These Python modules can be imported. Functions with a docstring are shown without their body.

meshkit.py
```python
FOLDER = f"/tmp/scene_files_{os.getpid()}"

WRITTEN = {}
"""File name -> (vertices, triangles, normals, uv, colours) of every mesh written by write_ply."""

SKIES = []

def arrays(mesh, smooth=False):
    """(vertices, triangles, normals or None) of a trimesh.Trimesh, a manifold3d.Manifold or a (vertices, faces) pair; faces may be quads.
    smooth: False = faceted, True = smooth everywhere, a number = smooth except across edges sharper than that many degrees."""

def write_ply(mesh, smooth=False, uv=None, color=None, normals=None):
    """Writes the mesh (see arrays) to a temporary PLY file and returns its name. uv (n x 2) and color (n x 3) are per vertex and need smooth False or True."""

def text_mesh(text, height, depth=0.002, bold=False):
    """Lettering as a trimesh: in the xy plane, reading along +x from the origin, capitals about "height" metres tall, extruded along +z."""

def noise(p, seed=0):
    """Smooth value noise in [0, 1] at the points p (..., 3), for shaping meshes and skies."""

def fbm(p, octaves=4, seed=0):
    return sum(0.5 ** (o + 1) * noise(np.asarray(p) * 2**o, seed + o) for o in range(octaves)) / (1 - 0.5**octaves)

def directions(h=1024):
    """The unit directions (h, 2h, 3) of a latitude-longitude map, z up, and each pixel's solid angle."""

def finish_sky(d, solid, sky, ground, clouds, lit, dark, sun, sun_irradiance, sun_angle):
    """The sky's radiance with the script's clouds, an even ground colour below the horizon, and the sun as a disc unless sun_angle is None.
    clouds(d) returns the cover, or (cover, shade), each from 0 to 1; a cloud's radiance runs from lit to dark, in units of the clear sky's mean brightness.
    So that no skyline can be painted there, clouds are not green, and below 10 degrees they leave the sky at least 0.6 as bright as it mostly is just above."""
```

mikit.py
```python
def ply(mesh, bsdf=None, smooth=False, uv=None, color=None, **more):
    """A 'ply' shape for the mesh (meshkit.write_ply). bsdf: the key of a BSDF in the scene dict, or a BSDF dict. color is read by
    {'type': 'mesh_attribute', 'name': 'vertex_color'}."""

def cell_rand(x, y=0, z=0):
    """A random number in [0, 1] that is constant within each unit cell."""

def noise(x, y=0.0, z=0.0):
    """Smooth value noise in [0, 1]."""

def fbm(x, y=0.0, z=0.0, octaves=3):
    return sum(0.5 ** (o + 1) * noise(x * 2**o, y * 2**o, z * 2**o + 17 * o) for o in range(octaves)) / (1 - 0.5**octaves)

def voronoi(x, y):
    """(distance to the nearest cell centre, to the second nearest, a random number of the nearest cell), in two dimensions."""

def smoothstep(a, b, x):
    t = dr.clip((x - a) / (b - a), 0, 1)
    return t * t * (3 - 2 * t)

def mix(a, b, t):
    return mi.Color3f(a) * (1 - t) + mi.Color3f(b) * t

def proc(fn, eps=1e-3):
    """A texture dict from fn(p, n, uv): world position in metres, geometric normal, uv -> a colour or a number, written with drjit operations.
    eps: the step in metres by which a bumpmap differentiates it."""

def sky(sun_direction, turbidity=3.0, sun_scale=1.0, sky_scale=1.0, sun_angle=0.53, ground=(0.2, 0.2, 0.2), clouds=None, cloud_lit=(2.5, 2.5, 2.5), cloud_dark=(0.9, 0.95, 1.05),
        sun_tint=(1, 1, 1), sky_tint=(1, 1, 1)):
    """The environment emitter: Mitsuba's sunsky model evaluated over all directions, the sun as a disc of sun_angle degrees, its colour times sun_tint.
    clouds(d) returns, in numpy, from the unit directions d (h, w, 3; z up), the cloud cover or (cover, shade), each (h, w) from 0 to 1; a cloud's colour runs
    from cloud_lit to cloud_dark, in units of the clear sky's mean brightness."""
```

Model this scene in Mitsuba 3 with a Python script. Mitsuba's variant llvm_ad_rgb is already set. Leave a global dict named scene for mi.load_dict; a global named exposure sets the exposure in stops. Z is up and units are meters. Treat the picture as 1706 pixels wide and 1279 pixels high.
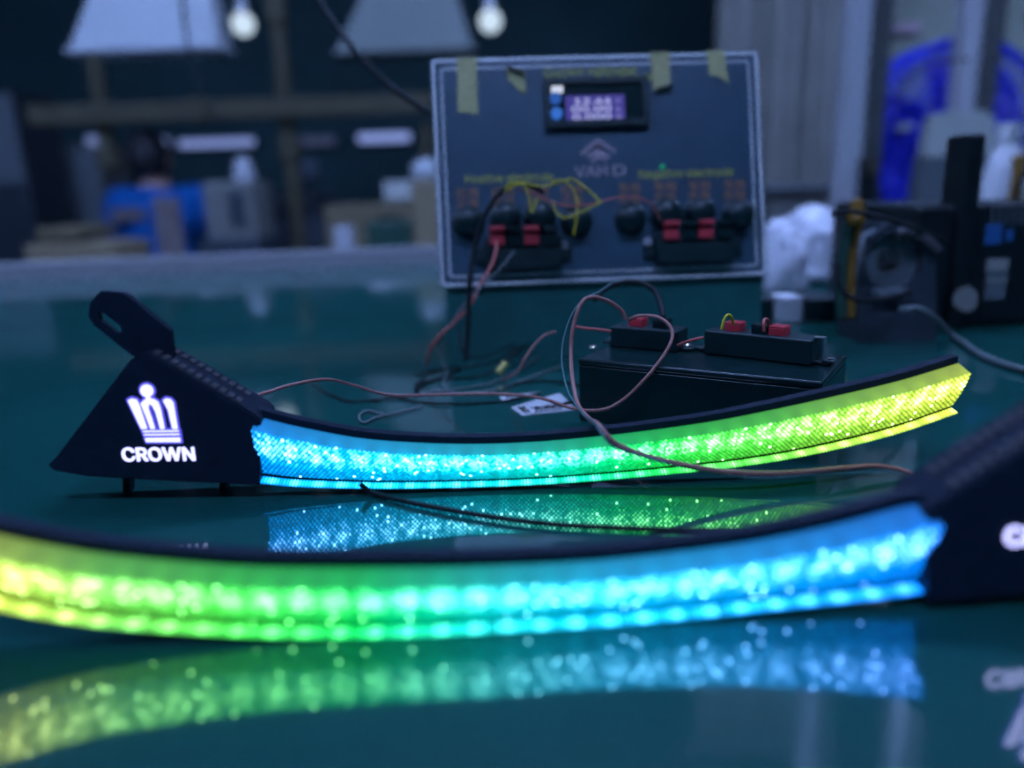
import math, numpy as np, trimesh, mitsuba as mi, mikit, drjit as dr, meshkit, manifold3d as m3
from shapely.geometry import Polygon, LineString, Point, box as sbox
from shapely.ops import unary_union
from shapely import affinity
T = mi.ScalarTransform4f
rng = np.random.default_rng(7)
# ------------------------------------------------------------------ camera
FOC, W, H = 1281.0, 1706, 1279
CAM_H, PITCH, ROLL = 0.121, math.atan(323 / 1281), 0.033
FWD = np.array([0, math.cos(PITCH), -math.sin(PITCH)])
_U = np.array([0, math.sin(PITCH), math.cos(PITCH)])
RIGHT = math.cos(ROLL) * np.array([1.0, 0, 0]) - math.sin(ROLL) * _U
UP = math.sin(ROLL) * np.array([1.0, 0, 0]) + math.cos(ROLL) * _U
EYE = np.array([0, 0, CAM_H])
scene = {'camera': {'type': 'thinlens', 'fov': math.degrees(2 * math.atan(W / 2 / FOC)), 'fov_axis': 'x',
                    'aperture_radius': 0.0041, 'focus_distance': 0.362, 'near_clip': 0.01, 'far_clip': 50.0,
                    'to_world': T().look_at(EYE.tolist(), (EYE + FWD).tolist(), UP.tolist())}}
labels = {}
exposure = 0.0
# ------------------------------------------------------------------ light levels
FILL_TUBE = [46.0, 68.0, 145.0]            # unseen ceiling tubes, added as fill light
# (the added ceiling fixtures themselves are built with the structure below)


def lin(r, g, b):
    c = np.array([r, g, b]) / 255.0
    return np.where(c < 0.04045, c / 12.92, ((c + 0.055) / 1.055) ** 2.4).tolist()


def ray(x, y):
    return FWD + RIGHT * (x - W / 2) / FOC - UP * (y - H / 2) / FOC


def at_y(x, y, Y):            # the point at world distance Y that the photo shows at x, y
    d = ray(x, y)
    return EYE + d * Y / d[1]


def at_z(x, y, z=0.0):        # the point at world height z
    d = ray(x, y)
    return EYE + d * (z - CAM_H) / d[2]


# ------------------------------------------------------------------ materials
def mat(name, color, rough=0.5, spec=0.5, metallic=0.0, **more):
    c = color if isinstance(color, dict) else {'type': 'rgb', 'value': list(color)}
    scene[name] = {'type': 'twosided', 'bsdf': {'type': 'principled', 'base_color': c, 'roughness': rough, **({} if spec is None else {'specular': spec}), 'metallic': metallic, **more}}
    return name


def speckle(base, amp, k):
    base = list(base)

    def fn(p, n, uv):
        v = mikit.fbm(p.x * k, p.y * k, p.z * k)
        return mi.Color3f(base) * (1 - amp + 2 * amp * v)
    return mikit.proc(fn)


mat('m_table', speckle((0.002, 0.043, 0.036), 0.2, 9), 0.05, None, eta=2.15, clearcoat=1.0, clearcoat_gloss=.97)
mat('m_rail', lin(150, 150, 152), 0.45, 0.4)
mat('m_black', (0.003, 0.015, 0.016), 0.36, 0.28)
mat('m_black_gloss', (0.002, 0.012, 0.012), 0.18, 0.45)
mat('m_housing', speckle((0.005, 0.010, 0.020), 0.3, 300), 0.42, 0.18)
mat('m_rib', (0.05, 0.05, 0.055), 0.3, 0.5)
mat('m_panel', speckle((0.028, 0.064, 0.094), 0.12, 60), 0.32, 0.4)
mat('m_panel_white', (0.92, 0.92, 0.92), 0.4, 0.4)
mat('m_box_base', speckle((0.012, 0.085, 0.078), 0.2, 40), 0.4, 0.4)
mat('m_tape', speckle((0.62, 0.58, 0.28), 0.15, 260), 0.7, 0.2)
mat('m_print_yellow', (0.359, 0.359, 0.073), 0.6, 0.2)
mat('m_print_orange', (0.299, 0.143, 0.064), 0.6, 0.2)
mat('m_print_pink', (0.595, 0.456, 0.496), 0.6, 0.2)
mat('m_print_red', (0.279, 0.031, 0.043), 0.6, 0.2)
mat('m_red', (0.435, 0.030, 0.042), 0.4, 0.4)
mat('m_wire_red', (0.399, 0.087, 0.070), 0.42, 0.4)
mat('m_wire_pink', (0.285, 0.121, 0.100), 0.42, 0.4)
mat('m_wire_black', (0.004, 0.007, 0.008), 0.6, 0.15)
mat('m_wire_grey', (0.10, 0.13, 0.13), 0.4, 0.4)
mat('m_wire_teal', (0.05, 0.13, 0.13), 0.35, 0.5)
mat('m_wire_yellow', (0.614, 0.515, 0.030), 0.4, 0.4)
mat('m_yellow', (0.714, 0.614, 0.179), 0.45, 0.4)
mat('m_metal', (0.62, 0.64, 0.66), 0.25, 0.5, 1.0)
mat('m_paper', (0.446, 0.459, 0.471), 0.6, 0.3)
mat('m_ink', (0.02, 0.02, 0.022), 0.6, 0.2)
mat('m_steel_light', lin(170, 172, 176), 0.4, 0.4)
mat('m_wall_dark', speckle((0.016, 0.046, 0.050), 0.3, 2), 0.8, 0.2)
mat('m_floor', speckle((0.10, 0.11, 0.10), 0.2, 6), 0.6, 0.3)
mat('m_ceiling', speckle((0.06, 0.07, 0.075), 0.2, 3), 0.9, 0.1)
mat('m_curtain', speckle((0.26, 0.26, 0.23), 0.2, 7), 0.8, 0.2)
mat('m_partition', speckle((0.26, 0.29, 0.23), 0.15, 4), 0.7, 0.2)
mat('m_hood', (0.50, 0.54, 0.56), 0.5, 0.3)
mat('m_hood_dim', (0.17, 0.20, 0.18), 0.5, 0.3)  # the white hood again, its dimmer light put into the colour
mat('m_wood', speckle((0.045, 0.042, 0.024), 0.2, 14), 0.7, 0.2)
mat('m_beige', (0.20, 0.165, 0.10), 0.7, 0.2)
mat('m_card', speckle((0.13, 0.11, 0.065), 0.15, 12), 0.8, 0.2)
mat('m_green_mat', (0.02, 0.14, 0.12), 0.6, 0.3)
mat('m_grey_machine', (0.132, 0.138, 0.128), 0.5, 0.3)
mat('m_dark_machine', (0.025, 0.035, 0.045), 0.5, 0.3)
mat('m_white', (0.78, 0.78, 0.80), 0.5, 0.3)
mat('m_plastic_grey', (0.42, 0.44, 0.40), 0.45, 0.4)
mat('m_plastic_blue_grey', (0.108, 0.132, 0.143), 0.45, 0.4)
mat('m_post_dark', (0.055, 0.060, 0.058), 0.5, 0.3)
mat('m_fan_blue', (0.012, 0.025, 0.62), 0.35, 0.4)
mat('m_fan_blade', (0.13, 0.11, 0.50), 0.4, 0.4)
mat('m_fan_dark', (0.006, 0.012, 0.30), 0.4, 0.4)
mat('m_cloth_blue', (0.005, 0.085, 0.30), 0.85, 0.1)
mat('m_cloth_dark', (0.03, 0.03, 0.05), 0.85, 0.1)
mat('m_badge', (0.143, 0.121, 0.121), 0.8, 0.1)
mat('m_skin', (0.42, 0.26, 0.19), 0.6, 0.3)
mat('m_hair', (0.008, 0.008, 0.010), 0.6, 0.3)
mat('m_white_bag', (0.80, 0.80, 0.86), 0.5, 0.4)
mat('m_dark_green', (0.012, 0.05, 0.035), 0.45, 0.4)
mat('m_orange', (0.22, 0.11, 0.015), 0.4, 0.4)
mat('m_crate', (0.002, 0.006, 0.007), 0.45, 0.35)
mat('m_label_blue', (0.02, 0.10, 0.28), 0.5, 0.3)
mat('m_sticker', (0.24, 0.24, 0.22), 0.6, 0.3)
scene['m_emit'] = {'type': 'diffuse', 'reflectance': {'type': 'rgb', 'value': [0.03, 0.03, 0.03]}}
scene['m_clear_roll'] = {'type': 'twosided', 'bsdf': {'type': 'principled', 'base_color': {'type': 'rgb', 'value': [0.12, 0.14, 0.15]}, 'roughness': 0.2, 'specular': 0.6}}


# ------------------------------------------------------------------ mesh helpers
def tri(v, f):
    f = np.asarray(f)
    if f.shape[1] == 4:
        f = np.vstack([f[:, [0, 1, 2]], f[:, [0, 2, 3]]])
    return trimesh.Trimesh(np.asarray(v, float), f, process=False)


def obj(key, mesh, m, smooth=30, **more):
    if isinstance(mesh, list):
        mesh = trimesh.util.concatenate(mesh)
    k, n = key, 0
    while k in scene:
        n += 1
        k = f'{key}_{n:03d}'
    scene[k] = mikit.ply(mesh, m, smooth, **more)
    return k


def thing(key, label, category, group=None):
    k, n = key, 0
    while k in labels:
        n += 1
        k = f'{key}_{n:03d}'
    labels[k] = {'label': label, 'category': category}
    if group:
        labels[k]['group'] = group
    return k


def struct(key, mesh, m, smooth=False):
    k = obj(key, mesh, m, smooth)
    labels[k] = {'kind': 'structure'}
    return k


def rbox(size, r=0.002, center=(0, 0, 0), seg=16):
    sx, sy, sz = np.asarray(size) / 2.0
    r = min(r, sx * .9, sy * .9, sz * .9)
    s = m3.Manifold.sphere(r, seg)
    parts = [s.translate((a * (sx - r), b * (sy - r), c * (sz - r))) for a in (-1, 1) for b in (-1, 1) for c in (-1, 1)]
    mm = m3.Manifold.batch_hull(parts).to_mesh()
    t = trimesh.Trimesh(mm.vert_properties[:, :3], mm.tri_verts, process=False)
    t.apply_translation(center)
    return t


def man(mf):
    mm = mf.to_mesh()
    return trimesh.Trimesh(mm.vert_properties[:, :3], mm.tri_verts, process=False)


def extrude(poly, d):
    poly = poly.buffer(0)
    return trimesh.util.concatenate([trimesh.creation.extrude_polygon(g, d, engine='earcut') for g in getattr(poly, 'geoms', [poly])])


def frame(mesh, O, ex, ey, en):
    """The mesh from local (x, y, z) to the world frame at O."""
    M = np.eye(4)
    M[:3, 0], M[:3, 1], M[:3, 2], M[:3, 3] = ex, ey, en, O
    m = mesh.copy()
    m.apply_transform(M)
    return m


def spline(pts, n=10):
    p = np.asarray(pts, float)
    p = np.vstack([2 * p[0] - p[1], p, 2 * p[-1] - p[-2]])
    out = []
    for i in range(1, len(p) - 2):
        for t in np.linspace(0, 1, n, endpoint=False):
            a, b, c, d = p[i - 1:i + 3]
            out.append(.5 * (2 * b + (c - a) * t + (2 * a - 5 * b + 4 * c - d) * t ** 2 + (3 * b - a - 3 * c + d) * t ** 3))
    out.append(p[-2])
    return np.array(out)


def tube(pts, r, sides=9, n=10, smooth=True, closed_ends=True):
    p = spline(pts, n) if smooth else np.asarray(pts, float)
    t = np.gradient(p, axis=0)
    t /= np.linalg.norm(t, axis=1, keepdims=True) + 1e-12
    a = np.cross(t[0], [0.3, 0.2, 0.93])
    a /= np.linalg.norm(a)
    rings = []
    rr = np.broadcast_to(r, len(p))
    for k in range(len(p)):
        a = a - t[k] * (a @ t[k])
        a /= np.linalg.norm(a)
        b = np.cross(t[k], a)
        ang = np.linspace(0, 2 * np.pi, sides, endpoint=False)
        rings.append(p[k] + rr[k] * (np.cos(ang)[:, None] * a + np.sin(ang)[:, None] * b))
    v = np.vstack(rings)
    f = []
    for k in range(len(p) - 1):
        for s in range(sides):
            q = (s + 1) % sides
            f.append([k * sides + s, k * sides + q, (k + 1) * sides + q, (k + 1) * sides + s])
    m = tri(v, f)
    if closed_ends:
        n0 = len(v)
        v2 = np.vstack([v, p[0], p[-1]])
        cap = [[n0, (s + 1) % sides, s] for s in range(sides)] + [[n0 + 1, (len(p) - 1) * sides + s, (len(p) - 1) * sides + (s + 1) % sides] for s in range(sides)]
        m = tri(v2, np.vstack([m.faces, cap]))
    return m


def lathe(profile, O, ex, ey, en, seg=24):
    """Profile [(radius, height)] turned about en."""
    pr = np.asarray(profile, float)
    ang = np.linspace(0, 2 * np.pi, seg, endpoint=False)
    v = np.array([[r * math.cos(a), r * math.sin(a), z] for r, z in pr for a in ang])
    f = []
    for i in range(len(pr) - 1):
        for s in range(seg):
            q = (s + 1) % seg
            f.append([i * seg + s, i * seg + q, (i + 1) * seg + q, (i + 1) * seg + s])
    return frame(tri(v, f), O, ex, ey, en)


EX, EY, EZ = np.eye(3)


def cyl(a, b, r, seg=16):
    return trimesh.creation.cylinder(r, segment=[a, b], sections=seg)


def emit(rgb):
    return {'type': 'area', 'radiance': {'type': 'rgb', 'value': list(rgb)}}


# ------------------------------------------------------------------ the room
FLOOR, CEIL = -0.75, 2.2


def slab(x0, x1, y0, y1, z0, z1):
    b = trimesh.creation.box([x1 - x0, y1 - y0, z1 - z0])
    b.apply_translation([(x0 + x1) / 2, (y0 + y1) / 2, (z0 + z1) / 2])
    return b


struct('floor', slab(-4.2, 3.7, -2.2, 5.8, FLOOR - .1, FLOOR), 'm_floor')
struct('ceiling', slab(-4.2, 3.7, -2.2, 5.8, CEIL, CEIL + .1), 'm_ceiling')
struct('wall_back', slab(-4.2, 3.7, 5.6, 5.8, FLOOR, CEIL), 'm_wall_dark')
struct('wall_front', slab(-4.2, 3.7, -2.2, -2.0, FLOOR, CEIL), 'm_wall_dark')
struct('wall_left', slab(-4.2, -4.0, -2.0, 5.6, FLOOR, CEIL), 'm_wall_dark')
struct('wall_right', slab(3.5, 3.7, -2.0, 5.6, FLOOR, CEIL), 'm_wall_dark')
# unseen fluorescent fixtures, added above the frame as ambient fill
for i, (cx, cy) in enumerate([(-1.9, -0.9), (0.3, -0.9), (-2.2, 1.3), (0.2, 1.3), (2.2, 1.2)]):
    t = thing('added_ceiling_light', 'unseen twin tube fixture added on the workshop ceiling as fill light', 'fill light', 'unseen fixtures added on the ceiling for fill')
    obj(t + '__fixture_body', [rbox((1.3, .2, .06), .01, (cx, cy, CEIL - .03))], 'm_hood')
    for s in (-1, 1):
        obj(t + '__tube', cyl([cx - .6, cy + s * .05, CEIL - .085], [cx + .6, cy + s * .05, CEIL - .085], .0165), 'm_emit', 30, emitter=emit(FILL_TUBE))
        for e in (-.6, .6):
            obj(t + '__tube_holder', rbox((.03, .03, .06), .004, (cx + e, cy + s * .05, CEIL - .075)), 'm_hood')

# ------------------------------------------------------------------ the glossy workbench
YAW_T = math.atan2(at_z(700, 440)[1] - at_z(0, 470)[1], at_z(700, 440)[0] - at_z(0, 470)[0])
e0 = at_z(0, 470)
tx, ty = np.array([math.cos(YAW_T), math.sin(YAW_T), 0]), np.array([-math.sin(YAW_T), math.cos(YAW_T), 0])
bench = thing('workbench', 'workbench with a glossy dark green mirror-like top under the glowing lamps', 'workbench')
b = rbox((3.2, 1.66, .03), .004, (0.75, -.83, -.015))
obj(bench + '__tabletop', frame(b, [e0[0], e0[1], 0], tx, ty, EZ), 'm_table', 30)
b = rbox((3.2, .030, .052), .004, (0.75, .016, .004))
obj(bench + '__edge_rail', frame(b, [e0[0], e0[1], 0], tx, ty, EZ), 'm_rail', 30)
labels[bench + '__edge_rail'] = {'label': 'grey rail along the far edge of the bench'}
for a, c in ((-.7, -.1), (2.2, -.1), (-.7, -1.5), (2.2, -1.5)):
    obj(bench + '__leg', frame(rbox((.05, .05, .715), .004, (a, c, -.03 - .36)), [e0[0], e0[1], 0], tx, ty, EZ), 'm_post_dark')


# ------------------------------------------------------------------ the two glowing door lamps
def gradient(stops):
    def fn(u):
        c = mi.Color3f(stops[0][1])
        for (u0, c0), (u1, c1) in zip(stops[:-1], stops[1:]):
            t = dr.clip((u - u0) / (u1 - u0), 0, 1)
            c = dr.select(u > u0, mikit.mix(c0, c1, t), c)
        return c
    return fn


def lip_emission(grad, L, gain=1.0):
    def fn(p, n, uv):
        s = uv.x * L
        d = (s / 9.6 - dr.floor(s / 9.6) - .5) * 2
        v = 0.55 + 0.30 * dr.exp(-d * d * 2.5) * (1 - uv.y) + 0.25 * (1 - uv.y) * (mikit.noise(s * .5, uv.y * 3))
        return grad(uv.x) * (v * gain)
    return fn


def lens_emission(grad, L, Ht, gain=1.0, g=1.9):
    def fn(p, n, uv):
        s, t = uv.x * L, uv.y * Ht
        a, b = s / g + t / (g * .95), s / g - t / (g * .95)
        ia, ib = dr.floor(a), dr.floor(b)
        ca, cb = dr.abs(a - ia - .5), dr.abs(b - ib - .5)
        hole = mikit.smoothstep(.43, .20, dr.maximum(ca, cb))
        rnd = mikit.cell_rand(ia, ib, 3)
        ds = (s / 9.6 - dr.floor(s / 9.6) - .5) * 9.6
        dt = (uv.y - .70)
        led = dr.exp(-(ds * ds) / 9.0 - dt * dt / .07)
        band = dr.exp(-dt * dt / .11)
        v = .08 + hole * (.30 + .45 * rnd + 1.7 * band * (.25 + .75 * rnd) + 2.7 * led * (.25 + .9 * rnd) + dr.select(mikit.cell_rand(ia, ib, 9) > .965, 5.0, 0.0))
        white = dr.maximum(v - 1.3, 0) * .20
        return (grad(uv.x) * v + mi.Color3f(white)) * gain
    return fn


def bead_emission(grad, L, gain=1.0):
    def fn(p, n, uv):
        s = uv.x * L
        d = (s / 9.6 - dr.floor(s / 9.6) - .5) * 9.6
        c = mikit.cell_rand(dr.floor(s / 1.3), 2, 5)
        k = dr.sqrt(dr.square(s / 1.3 - dr.floor(s / 1.3) - .5) + .5 * dr.square(uv.y - .55))
        dash = mikit.smoothstep(.5, .12, k)
        v = .25 + dash * (.25 + .9 * c + 1.6 * dr.exp(-d * d / 5.0))
        return (grad(uv.x) * v + mi.Color3f(dr.maximum(v - 1.2, 0) * .12)) * gain
    return fn


def under_emission(grad, L):
    def fn(p, n, uv):
        s = uv.x * L
        d = (s / 9.6 - dr.floor(s / 9.6) - .5) * 9.6
        return grad(uv.x) * (.45 + 1.3 * dr.exp(-d * d / 1.2) * mikit.smoothstep(.55, .1, uv.y))
    return fn


def grid_faces(n, m, wrap=False):
    i = np.arange(n * m).reshape(n, m)
    j = np.roll(i, -1, axis=1) if wrap else i[:, 1:]
    i = i if wrap else i[:, :-1]
    return np.stack([i[:-1], j[:-1], j[1:], i[1:]], -1).reshape(-1, 4)


def sweep_rows(base, top, nrm, prof, cols=None):
    """prof: [(q, n)] -> vertices (cols, rows, 3): base + q (top - base) + n nrm."""
    q, n = np.array(prof, float).T
    return base[:, None] + q[None, :, None] * (top - base)[:, None] + n[None, :, None] * nrm[:, None]


def strip_parts(key, lower, upper, Yfun, grad, flip, gain):
    """lower, upper: photo outlines of the light strip; Yfun(x) its distance."""
    lo, up = spline(lower, 30), spline(upper, 30)
    N = 420
    def resample(c, Y):
        w = np.array([at_y(x, y, Y(x)) for x, y in c])
        d = np.r_[0, np.cumsum(np.linalg.norm(np.diff(w, axis=0), axis=1))]
        s = np.linspace(0, d[-1], N)
        return np.stack([np.interp(s, d, w[:, k]) for k in range(3)], 1), d[-1]
    B, L = resample(lo, Yfun)
    U_, _ = resample(up, lambda x: Yfun(x) + .0045)
    tang = np.gradient(B, axis=0)
    nrm = np.stack([tang[:, 1], -tang[:, 0], 0 * tang[:, 0]], 1)
    nrm *= np.where(nrm[:, 1:2] > 0, -1, 1)
    nrm /= np.linalg.norm(nrm, axis=1, keepdims=True)
    # "top" without the lip's set-back, so that q = 1 lies straight above the base
    Tp = U_ + nrm * .0045
    Lm, Hm = L * 1000, float(np.mean(np.linalg.norm(Tp - B, axis=1))) * 1000 * .74
    u = np.linspace(0, 1, N)

    def surf(part, prof, em, mtl='m_emit', vr=None):
        v = sweep_rows(B, Tp, nrm, prof)
        m = v.shape[1]
        vv = np.linspace(0, 1, m) if vr is None else vr
        uv = np.stack(np.meshgrid(u, vv, indexing='ij'), -1).reshape(-1, 2)
        f = grid_faces(N, m)
        me = tri(v.reshape(-1, 3), f)
        fn = np.cross(me.vertices[me.faces[:, 1]] - me.vertices[me.faces[:, 0]], me.vertices[me.faces[:, 2]] - me.vertices[me.faces[:, 0]])
        if np.mean(fn[:, 1]) > 0:
            me = trimesh.Trimesh(me.vertices, me.faces[:, ::-1], process=False)
        scene[key + '__' + part] = mikit.ply(me, mtl, True, uv=uv, emitter={'type': 'area', 'radiance': mikit.proc(em)})
    qs = np.linspace(0, 1, 7)
    surf('diffuser_lip', [(.85 + .12 * t, .0038 - .0082 * t) for t in qs], lip_emission(grad, Lm, .95))
    qs = np.linspace(0, 1, 15)
    surf('mesh_lens', [(.115 + .735 * t, -.0042 + .0080 * t + .0008 * math.sin(math.pi * t)) for t in qs], lens_emission(grad, Lm, Hm, gain))
    surf('light_bead', [(.004, -.0004), (.020, -.0006), (.030, -.0016), (.040, -.0028), (.050, -.0040), (.058, -.0048)], bead_emission(grad, Lm, gain))
    qs = np.linspace(0, 1, 6)
    surf('diffuser_underside', [(.003 + .004 * (1 - t), -.0084 + .0080 * t) for t in qs], under_emission(grad, Lm))
    labels[key + '__mesh_lens'] = {'label': 'glowing woven mesh lens running from blue to yellow green'}
    # the black carrier behind the light
    v = sweep_rows(B, Tp, nrm, [(.03, -.010), (1.0, -.010), (1.0, -.0050), (.965, -.0050), (.845, .0029), (.112, -.0050), (.10, -.0054), (.022, -.0054), (0.022, -.0086)])
    v[:, 1, 2] += .0022
    v[:, 2, 2] += .0022
    m = v.shape[1]
    f = grid_faces(N, m, True)
    caps = [[0, k + 1, k] for k in range(1, m - 1)] + [[(N - 1) * m, (N - 1) * m + k, (N - 1) * m + k + 1] for k in range(1, m - 1)]
    me = tri(v.reshape(-1, 3), f)
    me = trimesh.Trimesh(me.vertices, np.vstack([me.faces, caps]), process=False)
    trimesh.repair.fix_normals(me)
    obj(key + '__carrier', me, 'm_housing', 40)
    return B, Tp, nrm


def px_poly(pts, Y, holes=()):
    q = [at_y(x, y, Y)[[0, 2]] for x, y in pts]
    hs = [[at_y(x, y, Y)[[0, 2]] for x, y in h] for h in holes]
    return Polygon(q, hs)


def wall_extrude(poly, Yfront, Yback, bevel=.0006):
    """A polygon in x, z becomes a plate between two distances; its front edge is chamfered."""
    th = Yback - Yfront
    m = extrude(poly, th)                     # local z in 0..th
    v = m.vertices.copy()
    m.vertices = np.stack([v[:, 0], Yfront + v[:, 2], v[:, 1]], 1)
    m.invert()
    return m


YB = 0.2985
back_x0 = at_y(430, 750, YB)[0]
zb_off = 0.0
SC = 1.0


def wedge_parts(key, place, letters_px):
    """place: maps a polygon in back-lamp metres (x, z) to this lamp's (x, z, mirrored or not); front distance Yf."""
    tf, Yf = place
    P = lambda pts, holes=(): tf(px_poly(pts, YB - .001, holes))
    body = P([(92, 762), (79, 775), (88, 784), (140, 794), (300, 803), (432, 809), (433, 700), (424, 690), (246, 587), (232, 590), (216, 600)])
    # body with chamfered rim: three layers
    lay = [wall_extrude(body.buffer(-.0008), Yf, Yf + .0009), wall_extrude(body, Yf + .0008, Yf + .020)]
    obj(key + '__housing', lay, 'm_housing', 30)
    tab = P([(152, 489), (188, 491), (200, 498), (270, 556), (275, 600), (240, 615), (206, 598), (142, 548), (131, 532), (134, 508)],
            [[(147, 524), (153, 523), (186, 548), (188, 557), (180, 563), (149, 539)]])
    obj(key + '__mounting_tab', wall_extrude(tab.buffer(-.0006).buffer(.0006), Yf + .007, Yf + .0105), 'm_housing', 30)
    # ribs along the slanted top
    a, b_ = np.array([252., 588]), np.array([402., 676])
    for k in range(11):
        p0, p1 = a + (b_ - a) * (k / 11), a + (b_ - a) * ((k + .62) / 11)
        n = np.array([.5, -.86])
        q = P([p0 - n * 2, p1 - n * 2, p1 + n * 1.6, p0 + n * 1.6])
        obj(key + '__rib', [wall_extrude(q, Yf + .002, Yf + .0065), wall_extrude(q, Yf + .0125, Yf + .017)], 'm_rib', False)
    for cx in (185, 352):
        q = P([(cx - 7, 790), (cx + 7, 790), (cx + 5, 845), (cx - 5, 845)])
        q = q.intersection(sbox(-9, 0.0, 9, 9))
        obj(key + '__mounting_clip', wall_extrude(q, Yf + .013, Yf + .018), 'm_housing', False)
    return body


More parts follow.
